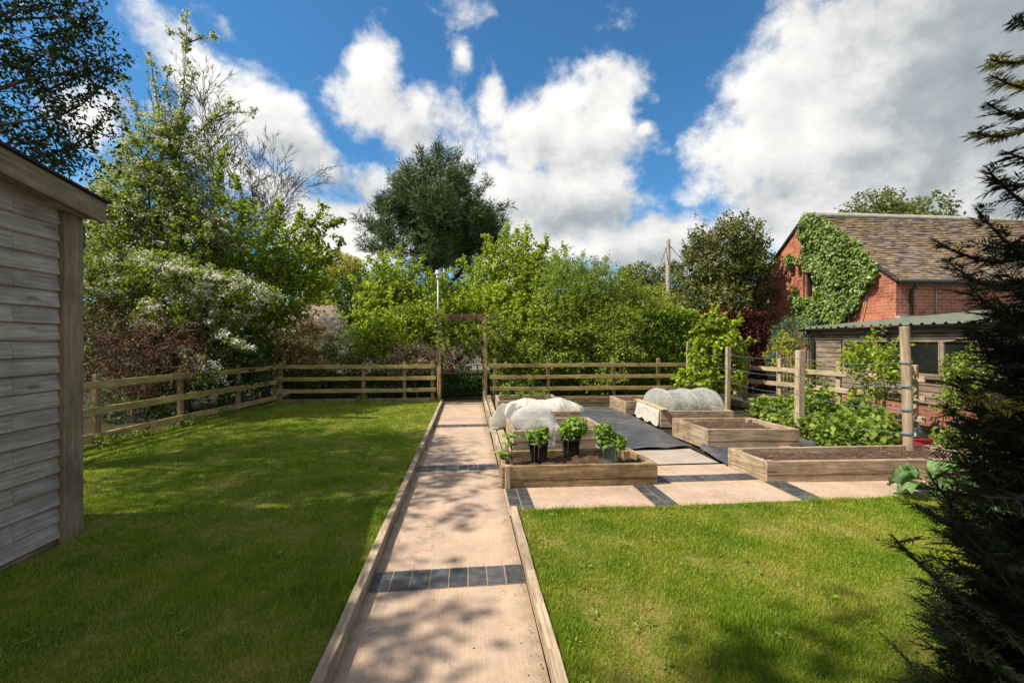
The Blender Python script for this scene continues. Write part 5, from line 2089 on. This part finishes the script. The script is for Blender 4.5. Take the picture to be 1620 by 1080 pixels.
tree('holly_tree', 'glossy dark holly tree against the left end of the brick gable', 'holly tree', W(1143, 540, 15.2) - Vector((0, 0, EYE)),
     PB(15.2, (1150, 415, 55, 52), (1172, 378, 32, 38), (1112, 400, 24, 38), (1105, 372, 11, 30), (1105, 445, 40, 45), (1192, 430, 28, 50), (1145, 470, 66, 36), (1185, 390, 26, 36), (1208, 405, 14, 28), (1150, 520, 60, 40)),
     7000, .20, 8, .085, 'leaf_holly', 56, clump=(90, .40), trunk_r=.14, nlimb=24, nsub=200, shell=.4, gap=.40, hexa=True, aspect=.55, up=.7)
tree('far_tree', 'grey green tree top showing above the barn ridge', 'tree', W(1400, 540, 34) - Vector((0, 0, EYE)),
     PB(34, (1392, 335, 46, 22), (1385, 322, 24, 18), (1432, 342, 26, 16), (1400, 400, 70, 70)), 2600, .55, 8, .26, 'leaf_far', 57, clump=(40, .40), trunk_r=.3, nlimb=14, nsub=90, gap=.45)
tree('far_tree', 'tiny separate tree tip above the barn ridge, right of the larger one', 'tree', W(1492, 540, 38) - Vector((0, 0, EYE)),
     PB(38, (1488, 346, 16, 9), (1495, 400, 40, 50)), 500, .45, 8, .24, 'leaf_far', 58, trunk_r=.2, nlimb=8, nsub=40, gap=.3)
tree('far_tree', 'hazy distant tree left of the telegraph pole', 'tree', W(1008, 540, 46) - Vector((0, 0, EYE)),
     PB(46, (1008, 440, 28, 20), (990, 455, 22, 20), (1025, 450, 18, 18), (1005, 490, 40, 40)), 900, .6, 8, .34, 'leaf_far', 59, trunk_r=.3, nlimb=10, nsub=50, gap=.4)
tree('far_tree', 'pale weeping tree just behind the telegraph pole', 'tree', W(1058, 540, 50) - Vector((0, 0, EYE)),
     PB(50, (1060, 445, 18, 32), (1066, 490, 24, 40)), 600, .6, 8, .32, 'leaf_far', 60, trunk_r=.25, nlimb=10, nsub=40, gap=.3, droop=.6)
tree('apple_tree', 'light green loose tree between the pine and the left far fence', 'tree', W(640, 540, 13.4) - Vector((0, 0, EYE)),
     PB(13.4, (630, 425, 26, 24), (608, 445, 32, 34), (660, 455, 32, 34), (625, 485, 48, 38), (675, 505, 38, 36), (596, 510, 30, 28), (640, 540, 66, 32), (692, 465, 16, 26), (718, 490, 26, 28), (730, 535, 28, 26), (580, 480, 18, 24), (710, 440, 12, 18), (575, 540, 26, 22)),
     3300, .22, 7, .085, 'leaf_bright', 61, clump=(70, .48), trunk_r=.09, nlimb=18, nsub=140, shell=.1, gap=.52, hexa=True, aspect=.7,
     shoots=(13.4, 22, .14, [[(625, 430), (632, 408), (630, 388)], [(600, 440), (592, 420), (580, 408)], [(650, 445), (662, 425), (668, 410)], [(585, 470), (566, 455), (555, 440)], [(690, 460), (700, 440), (706, 425)], [(612, 430), (606, 412), (604, 396)], [(720, 480), (736, 462), (742, 448)], [(570, 510), (552, 500), (540, 498)]]))
tree('arbour_climber', 'leafy climber with pale flowers growing round the arbour posts', 'climber', W(735, 540, 12.5) - Vector((0, 0, EYE)),
     PB(11.3, (696, 520, 14, 30), (684, 500, 18, 14), (740, 522, 20, 10, .9), (758, 545, 14, 26, .9), (782, 515, 16, 26), (708, 556, 12, 18, .9)), 280, .13, 6, .065, 'leaf_mid', 88, trunk_r=.02, nlimb=8, nsub=30, gap=.3, hexa=True)
tree('willow_tree', 'olive weeping tree with a yellow green top left of the pine', 'willow tree', W(535, 540, 28) - Vector((0, 0, EYE)),
     PB(28, (530, 425, 40, 26), (560, 440, 32, 28), (505, 440, 30, 34), (540, 470, 52, 40), (580, 460, 20, 26), (520, 500, 50, 40)),
     2600, .7, 10, .22, 'leaf_yellow', 62, clump=(50, .45), trunk_r=.22, nlimb=16, nsub=120, gap=.38, aspect=.3, droop=.9)
tree('evergreen_shrub', 'dark conifer mass under the olive weeping tree', 'shrub', W(575, 540, 18) - Vector((0, 0, EYE)),
     PB(18, (565, 470, 34, 30), (585, 500, 36, 34), (600, 480, 24, 30), (640, 490, 40, 32), (700, 486, 46, 32), (752, 482, 40, 34)), 2300, .3, 9, .14, 'leaf_dark', 63, trunk_r=.1, nlimb=10, nsub=60, gap=.3)
tree('pieris_shrub', 'shrub with bronze and yellow young leaves behind the fence corner', 'shrub', W(462, 540, 12.4) - Vector((0, 0, EYE)),
     PB(12.4, (460, 535, 50, 36), (430, 550, 40, 36), (495, 545, 30, 36), (460, 580, 70, 34)), 2300, .13, 8, .06, 'leaf_bronze', 64, trunk_r=.05, nlimb=12, nsub=80, gap=.3, aspect=.36)
tree('ceanothus', 'bluish shrub with hazy lilac flowers right of the bronze shrub', 'shrub', W(565, 540, 12.8) - Vector((0, 0, EYE)),
     PB(12.8, (555, 550, 40, 34), (590, 570, 34, 30), (530, 580, 40, 30)), 1700, .13, 8, .05, 'leaf_mid', 65, trunk_r=.04, nlimb=10, nsub=60, gap=.3, blossom=dict(mat='petal_lilac', frac=.22, size=.022, per=8, spread=.03))
tree('dark_shrub', 'dark low evergreen sprawling over the fence corner', 'shrub', W(430, 540, 11.9) - Vector((0, 0, EYE)),
     PB(11.9, (425, 590, 34, 26), (460, 592, 36, 22), (400, 575, 40, 34), (490, 600, 40, 20)), 1700, .12, 8, .055, 'leaf_dark', 66, trunk_r=.03, nlimb=10, nsub=50, gap=.2)
tree('pink_shrub', 'shrub with pale pink flowers behind the fence beside the arbour', 'shrub', W(660, 540, 12.2) - Vector((0, 0, EYE)),
     PB(12.2, (655, 568, 40, 26), (690, 570, 24, 26), (628, 580, 28, 24)), 800, .12, 6, .05, 'leaf_mid', 67, trunk_r=.03, nlimb=10, nsub=40, gap=.2, blossom=dict(mat='petal_pink', frac=.5, size=.036, per=12, spread=.045, patch=-.5))
tree('yellow_shrub', 'small shrub with yellow flowers right of the arbour post', 'shrub', W(792, 540, 13.0) - Vector((0, 0, EYE)),
     PB(13.0, (792, 568, 16, 16), (805, 580, 18, 18)), 260, .10, 6, .045, 'leaf_mid', 68, trunk_r=.02, nlimb=6, nsub=20, gap=0, blossom=dict(mat='petal_yellow', frac=.5, size=.03, per=7, spread=.03))
# roses in the arbour opening
rs = W(724, 540, 13.6)
t = plant('rose_bush', 'rose bush with four magenta blooms seen through the arbour', 'rose', (rs.x, rs.y, 0), PB(13.6, (722, 582, 24, 18), (735, 570, 16, 18), (710, 590, 16, 14)), 260, .10, 6, .055, 'leaf_mid', 69, None, 10)
for (px, py, s) in ((713, 580, .075), (726, 568, .07), (717, 585, .05), (712, 586, .05), (722, 574, .045)):
    p = W(px, py, 13.25)
    r_ = np.random.default_rng(int(px * py))
    n_ = 34
    d_ = unit(r_.normal(size=(n_, 3)))
    link('bloom', fast_mesh('bloom', leaf_quads(np.array(p) + d_ * s * .25, d_, r_.normal(size=(n_, 3)), np.full(n_, s), np.full(n_, s * .9), .25), 4), 'petal_magenta', t)
tree('blue_conifer', 'dense blue green shrub against the far corner of the lean-to', 'shrub', W(1256, 540, 11.9) - Vector((0, 0, EYE)),
     PB(11.9, (1258, 535, 32, 34), (1250, 570, 34, 34), (1272, 560, 22, 40), (1240, 548, 18, 28)), 1700, .10, 8, .05, 'leaf_blue', 70, trunk_r=.04, nlimb=8, nsub=50, gap=.15, aspect=.35)
plant('espalier_tree', 'young light green tree by the slatted gate', 'tree', W(1243, 540, 10.4) - Vector((0, 0, EYE)), PB(10.4, (1243, 545, 16, 18), (1238, 565, 22, 16), (1255, 590, 20, 16)), 110, .12, 6, .08, 'leaf_yellow', 71, None, 8, 'bark', .006)
plant('espalier_tree', 'young apple tree in full leaf before the lean-to windows', 'tree', W(1385, 540, 7.55) - Vector((0, 0, EYE)),
      PB(7.55, (1390, 545, 14, 28), (1372, 565, 28, 18), (1405, 575, 24, 16), (1388, 590, 34, 14), (1345, 570, 12, 16), (1350, 550, 8, 8), (1415, 560, 10, 14), (1375, 625, 24, 12), (1400, 628, 18, 8)), 260, .12, 6, .075, 'leaf_bright', 72, None, 12, 'bark', .007, shell=.2)
tree('climbing_rose', 'leafy climber on the lean-to wall half behind the dark yew', 'climber', W(1515, 540, 6.9) - Vector((0, 0, EYE)),
     PB(6.9, (1512, 580, 14, 20), (1520, 612, 22, 26), (1502, 640, 16, 14), (1540, 590, 18, 40)), 420, .10, 6, .05, 'leaf_willow', 73, trunk_r=.03, nlimb=10, nsub=60, gap=.2)
tree('hop_climber', 'bright green climber swamping the far posts of the twine frame', 'climber', W(1122, 540, 10.35) - Vector((0, 0, EYE)),
     PB(10.35, (1120, 565, 26, 28), (1105, 602, 32, 22), (1150, 545, 24, 24), (1135, 515, 14, 20), (1166, 575, 12, 34), (1110, 530, 14, 26), (1145, 600, 26, 20)), 1100, .13, 6, .075, 'leaf_bright', 74, trunk_r=.03, nlimb=14, nsub=80, shell=.1, gap=.46, hexa=True, aspect=.8,
     shoots=(10.35, 28, .10, [[(1130, 530), (1132, 505), (1128, 485)], [(1150, 540), (1160, 515), (1172, 500)], [(1110, 530), (1100, 510), (1095, 495)], [(1165, 560), (1182, 545), (1192, 540)], [(1105, 600), (1085, 585), (1075, 590)]]))
# undergrowth by the bucket
for i, (px, py, zc_, lb) in enumerate(((1512, 692, 6.3, 'low green weeds right of the red bucket'), (1540, 685, 6.1, 'low green weeds under the climber on the lean-to'), (1290, 585, 9.2, 'leafy weeds growing behind the pale fence'))):
    p = W(px, py, zc_)
    plant('weed_clump', lb, 'weeds', (p.x, p.y, 0), [(p.x, p.y, max(.1, p.z * .6), .3, .3, max(.12, p.z * .5))], 110, .09, 5, .06, 'leaf_rasp', 400 + i, 'weed clumps', 6)
for i, (px, lb) in enumerate(((150, 'weeds at the foot of the left fence beside the shed corner'), (205, 'weed clump under the left fence left of its second post'), (290, 'pale weed clump at the second post of the left fence'), (350, 'weeds at the third post of the left fence'), (570, 'weed clump in front of the far fence left of the arbour'))):
    if px < 500:
        y = on_left(px)
        p = Vector((fence_x(y) + .12, y, 0))
    else:
        p = Vector((on_back(px, 11.15), 11.15, 0))
    plant('weed_clump', lb, 'weeds', (p.x, p.y, 0.03), [(p.x, p.y, .10, .14, .26, .08)], 40, .06, 5, .045, 'leaf_rasp', 420 + i, 'weed clumps', 6)

# ---- left side
tree('hawthorn_tree', 'tall hawthorn with white blossom and a long upright leader behind the left fence', 'hawthorn tree', W(238, 540, 9.6) - Vector((0, 0, EYE)),
     PB(9.6, (240, 330, 66, 70), (252, 255, 44, 46), (272, 215, 30, 32), (215, 270, 26, 44), (200, 400, 80, 70), (300, 320, 44, 46), (320, 380, 60, 50), (180, 320, 30, 40), (310, 255, 26, 22), (265, 190, 22, 26), (160, 460, 60, 60), (300, 450, 80, 60)),
     5000, .24, 8, .068, 'leaf_hawthorn', 81, trunk_r=.13, top=W(262, 190, 9.6), nlimb=34, nsub=420, shell=.1, gap=.42, aspect=.62, up=.45, twig_r=.005,
     shoots=(9.6, 15, .09, [[(275, 250), (286, 190), (291, 130), (294, 80), (296, 24)], [(295, 66), (280, 54), (266, 48)], [(294, 70), (318, 60), (345, 60)], [(250, 170), (243, 130), (238, 88)], [(225, 200), (205, 150), (190, 118)], [(310, 215), (340, 185), (368, 158)], [(330, 190), (362, 178), (402, 178)], [(215, 230), (190, 180), (175, 140)], [(280, 200), (300, 150), (306, 108)], [(330, 240), (360, 205), (372, 196)], [(270, 170), (262, 140), (268, 110)], [(180, 280), (150, 240), (140, 200)]]),
     blossom=dict(frac=.30, shoot_frac=.75, size=.028, per=30, spread=.036, patch=-.5, cond=lambda T: (T[:, 2] > 3.4) & ((T[:, 2] > 4.6) | (T[:, 0] * 7.7 % 1 < .5))))
tree('hazel_tree', 'light green broad-leaved tree right of the hawthorn, before the bare birch', 'tree', W(425, 540, 11.2) - Vector((0, 0, EYE)),
     PB(11.2, (420, 410, 60, 50), (400, 360, 40, 34), (460, 400, 50, 40), (490, 375, 24, 22), (512, 355, 20, 14), (525, 385, 14, 16), (380, 440, 60, 50), (440, 460, 70, 46), (340, 400, 50, 50), (500, 430, 30, 24), (370, 510, 70, 46), (450, 500, 46, 34), (345, 330, 30, 30)),
     3000, .22, 7, .085, 'leaf_hazel', 82, clump=(80, .40), trunk_r=.10, nlimb=30, nsub=240, shell=.25, gap=.48, hexa=True, aspect=.68, up=.4,
     shoots=(11.2, 34, .14, [[(480, 400), (510, 365), (545, 350)], [(470, 390), (500, 350), (510, 325)], [(420, 380), (445, 340), (440, 315)], [(380, 370), (385, 320), (370, 280)], [(490, 430), (530, 405), (540, 380)], [(350, 330), (345, 270), (360, 230)], [(440, 400), (475, 350), (480, 330)]]))
tree('viburnum', 'spreading bush heavy with flat white flower heads drooping over the left fence', 'shrub', W(290, 540, 8.9) - Vector((0, 0, EYE)),
     PB(8.9, (330, 455, 66, 26), (270, 440, 60, 34), (200, 440, 60, 40), (400, 470, 40, 18), (350, 545, 34, 14), (300, 500, 70, 40), (315, 585, 22, 14, -.55), (335, 592, 18, 8, -.7), (350, 490, 60, 40)),
     2200, .15, 7, .068, 'leaf_hawthorn', 83, trunk_r=.06, nlimb=20, nsub=150, shell=.4, gap=.3, up=.3, blossom=dict(frac=.24, shoot_frac=.5, size=.026, per=50, spread=.042, patch=-.4),
     shoots=(8.15, 26, .10, [[(285, 560), (310, 572), (352, 604)], [(290, 552), (325, 572), (345, 590)], [(300, 575), (320, 592), (338, 606)], [(350, 530), (380, 545), (402, 556)], [(360, 455), (410, 462), (428, 474)], [(330, 440), (385, 448), (420, 462)], [(260, 425), (300, 430), (330, 440)]]))
tree('berberis', 'twiggy brownish bush with dark red leaves behind the left fence', 'shrub', W(215, 540, 8.0) - Vector((0, 0, EYE)),
     PB(8.0, (220, 530, 70, 40), (180, 560, 50, 50), (270, 540, 50, 40), (200, 600, 70, 40), (300, 570, 40, 36), (150, 520, 36, 50)),
     1000, .2, 7, .032, 'leaf_purple', 84, trunk_r=.03, nlimb=60, nsub=900, shell=.2, gap=.2, up=.4, barkm='twig_brown', twig_r=.0035)
tree('laurel_bush', 'dark green bush filling the shade low behind the left fence', 'shrub', W(300, 540, 9.8) - Vector((0, 0, EYE)),
     PB(9.8, (330, 560, 70, 50), (240, 560, 90, 60), (390, 570, 50, 50), (170, 560, 60, 70), (300, 620, 120, 30), (150, 440, 60, 80, 1.2), (230, 430, 80, 60, 1.2), (330, 470, 70, 60, 1.0)), 3600, .18, 8, .08, 'leaf_dark', 85, clump=(70, .40), trunk_r=.05, nlimb=14, nsub=60, gap=.1)
tree('plum_tree', 'dark overhanging tree in the top left corner above the shed roof', 'tree', Vector((-6.9, 5.6, 0)),
     PB(5.6, (70, 70, 90, 70), (20, 160, 90, 80), (110, 110, 50, 30), (90, 220, 80, 60), (30, 240, 70, 50), (140, 40, 18, 8), (40, 0, 90, 50), (150, 105, 40, 14), (130, 230, 46, 40), (60, 10, 60, 12), (-80, 60, 140, 130, .3), (-120, 200, 140, 110, .4)) + [(-6.8, 5.2, 6.4, 1.7, 1.7, 1.5), (-6.3, 4.4, 4.9, 1.2, 1.2, 1.2)],
     3800, .24, 8, .062, 'leaf_plum_shaded', 86, trunk_r=.15, top=(-6.6, 5.6, 7.0), nlimb=34, nsub=320, shell=.15, gap=.58, aspect=.48, up=.25, twig_r=.005,
     shoots=(5.6, 30, .10, [[(60, 150), (120, 122), (200, 98)], [(60, 60), (110, 45), (150, 28)], [(40, 20), (90, 8), (146, 4)], [(80, 190), (130, 165), (188, 110)], [(40, 110), (90, 70), (148, 40)], [(100, 240), (140, 215), (175, 170)]]))
# the big tree behind the viewpoint whose shade falls on both lawns
tree('ash_tree', 'tall leafy tree behind the viewpoint whose shade falls over the near lawn', 'tree', (-7.6, -.6, 0),
     [(-5.0, -.35, 9.5, 1.8, 1.25, 1.3), (-6.5, 1.1, 6.5, 1.0, .9, .9), (-6.6, 3.6, 6.8, 1.2, 1.5, .9), (-7.6, -1.0, 7.5, 2.0, 2.0, 2.0), (-7.0, 1.8, 6.0, 1.2, 1.6, 1.1), (-6.4, 1.7, 6.9, .7, .8, .6), (-6.2, 4.4, 6.6, .9, 1.2, .7)],
     1900, .4, 9, .13, 'leaf_mid', 87, trunk_r=.3, nlimb=26, nsub=200, shell=.2, gap=.52, twig_r=.012)


# bare birch
def birch():
    base = W(414, 540, 21) - Vector((0, 0, EYE))
    t = thing('bare_birch', 'leafless pale grey birch with fine drooping twigs behind the light green tree', 'birch tree', base)
    rr = random.Random(4)
    mb_ = MB()

    def grow(p, d, L, r, lev):
        pts, rad = [p.copy()], [r]
        n = 5
        for i in range(n):
            d = (d + Vector((rr.uniform(-.16, .16), rr.uniform(-.16, .16), rr.uniform(-.06, .10 if lev < 3 else -.02)))).normalized()
            p = p + d * (L / n)
            pts.append(p.copy())
            rad.append(r * (1 - .62 * (i + 1) / n))
        mb_.tube(pts, rad, 6 if lev == 0 else 3, False)
        if lev >= 5 or L < .22:
            return
        k = {0: 9, 1: 6, 2: 5, 3: 3, 4: 3}[lev]
        for j in range(k):
            f = rr.uniform(.35, 1.0) if lev else .28 + .72 * (j + .6) / k
            i = min(n - 1, int(f * n))
            q = pts[i].lerp(pts[i + 1], f * n - i) if f < 1 else pts[-1]
            dd_ = (pts[i + 1] - pts[i]).normalized()
            side = dd_.orthogonal().normalized()
            side = Matrix.Rotation(rr.uniform(0, 6.283), 3, dd_) @ side
            nd = (dd_ * rr.uniform(.8, 1.1) + side * rr.uniform(.40, .70) + Vector((0, 0, .12))).normalized()
            grow(q, nd, L * rr.uniform(.42, .62), max(.010, rad[i] * .55), lev + 1)
        grow(pts[-1], d, L * .5, max(.010, rad[-1]), lev + 1)
    grow(base, Vector((.03, 0, 1)), 6.8, .15, 0)
    mb_.build('trunk', 'bark', t, normals=False)


birch()


# ================================================================== YEW AT THE RIGHT EDGE
def yew():
    root = W(1668, 540, 1.12)
    root.z = 0
    t = thing('yew', 'dark out-of-focus yew crowding the right edge of the view', 'yew', root)
    rr = random.Random(9)
    r = np.random.default_rng(9)
    st = MB()
    pos, dirs, nrms, lens, tipf = [], [], [], [], []
    spray = [0]

    def needles(a, b, n, ln, tip=False):
        a, b = np.array(a), np.array(b)
        d = b - a
        L = np.linalg.norm(d)
        d = d / L
        ref = unit(np.cross(d, r.normal(size=3) * .4 + np.array([0, 0, 1])))
        up_ = np.cross(ref, d)
        for i in range(n):
            f = (i + .5) / n
            for s in (-1, 1):
                dv = d * .62 + ref * s * (.95 - .45 * f) + up_ * r.uniform(-.25, .35)
                pos.append(a + d * L * f)
                dirs.append(dv)
                nrms.append(up_ + r.normal(size=3) * .25)
                lens.append(ln * (.75 + .4 * r.random()) * (1 - .35 * f ** 4))
                tipf.append(spray[0] if tip else 0)
        dirs.append(d)
        pos.append(b)
        nrms.append(up_)
        lens.append(ln)
        tipf.append(spray[0] if tip else 0)

    def bough(a, b, nside, sl, tip=False, sag=.08):
        a, b = Vector(a), Vector(b)
        spray[0] += 1
        L = (b - a).length
        pts = [a.lerp(b, i / 6) + Vector((0, 0, sag * L * math.sin(math.pi * i / 6) * -1)) for i in range(7)]
        st.tube(pts, [.008, .007, .006, .005, .004, .003, .0015], 5, False)
        for i in range(6):
            needles(pts[i], pts[i + 1], max(4, int((pts[i + 1] - pts[i]).length / .006)), .028, tip and i >= 3)
        for k in range(nside):
            f = (k + .6) / nside
            i = min(5, int(f * 6))
            p = pts[i].lerp(pts[i + 1], f * 6 - i)
            d = (pts[i + 1] - pts[i]).normalized()
            s = -1 if k % 2 else 1
            side = d.cross(Vector((rr.uniform(-.6, .6), rr.uniform(-.6, .6), 1))).normalized() * s
            l2 = sl * (1.1 - .6 * f) * rr.uniform(.6, 1.2)
            if tip:
                spray[0] += 1
            e = p + (d * .75 + side * .75 + Vector((0, 0, rr.uniform(-.3, .25)))).normalized() * l2
            st.tube([p, e], [.003, .0012], 4, False)
            needles(p, e, max(6, int(l2 / .006)), .027, tip and rr.random() < .8)

    # long sprays that make the outline
    for (px, py, zc_, bx, by, ns, sl, tp_) in (
            (1414, 850, .98, 1640, 985, 16, .12, 0), (1470, 752, 1.05, 1650, 900, 16, .11, 0), (1440, 1055, .85, 1640, 1130, 16, .12, 0), (1478, 905, 1.1, 1650, 1040, 14, .11, 0),
            (1450, 800, 1.15, 1640, 830, 14, .10, 0), (1500, 690, 1.0, 1650, 800, 14, .1, 0), (1490, 640, 1.2, 1650, 660, 14, .10, 0), (1510, 600, 1.1, 1660, 690, 14, .09, 0), (1530, 520, 1.2, 1660, 600, 14, .09, 0),
            (1480, 382, 1.15, 1650, 392, 14, .07, 0), (1495, 412, 1.1, 1650, 440, 12, .08, 0), (1535, 455, 1.1, 1660, 520, 12, .09, 0), (1545, 330, 1.0, 1660, 400, 10, .05, 0), (1562, 268, 1.0, 1680, 330, 10, .06, 0), (1540, 210, .95, 1680, 150, 10, .05, 1),
            (1568, 96, .92, 1690, 60, 8, .04, 1), (1568, 120, .95, 1690, 90, 8, .04, 1), (1572, 290, 1.0, 1690, 260, 10, .06, 0), (1560, 165, 1.0, 1690, 140, 8, .05, 0), (1590, 240, .95, 1690, 230, 8, .06, 0), (1560, 390, 1.1, 1680, 350, 10, .07, 0), (1604, 28, .9, 1690, -30, 3, .02, 0), (1540, 630, .95, 1650, 620, 10, .07, 1),
            (1560, 870, .95, 1660, 960, 14, .1, 0), (1500, 990, .95, 1660, 1090, 14, .1, 0)):
        b = W(px, py, zc_)
        a = W(bx, by, zc_ + rr.uniform(.05, .35))
        bough(a, b, ns, sl, bool(tp_))
    # inner mass
    for k in range(330):
        py = rr.uniform(400, 1160)
        lim = np.interp(py, [400, 520, 640, 760, 860, 1000, 1160], [1570, 1555, 1530, 1510, 1492, 1485, 1475])
        px = rr.uniform(lim, lim + 150) if rr.random() < .75 else rr.uniform(lim, 1720)
        zc_ = rr.uniform(1.0, 1.75)
        b = W(px, py, zc_)
        if b.z < .05:
            continue
        a = W(px + rr.uniform(70, 170), py + rr.uniform(-40, 90), zc_ + rr.uniform(0, .25))
        bough(a, b, 9, .11, False)
    for (bx, by) in ((1668, 1.12), (1700, 1.3), (1690, 1.6)):
        q = W(bx, 540, by)
        st.tube([(q.x, q.y, 0), (q.x + .02, q.y, .8), (q.x + .05, q.y, 1.7), (q.x + .1, q.y, 2.5)], [.04, .033, .022, .01], 8)
    st.build('stem', 'yew_bark', t, smooth=True, normals=False)
    P_, D_, N_, L_, T_ = np.array(pos), np.array(dirs), np.array(nrms), np.array(lens), np.array(tipf)
    for nm, mk, mt in [('foliage', T_ == 0, 'leaf_yew')] + [('new_growth', T_ == i_, 'leaf_yew_tip') for i_ in sorted(set(T_.tolist()) - {0})]:
        if mk.any():
            link(nm, fast_mesh(nm, leaf_quads(P_[mk], D_[mk], N_[mk], L_[mk], L_[mk] * .15, .1), 4), mt, t)
    print('yew needles', len(P_))


yew()
print('faces', sum(len(o.data.polygons) for o in bpy.data.objects if o.type == 'MESH'))
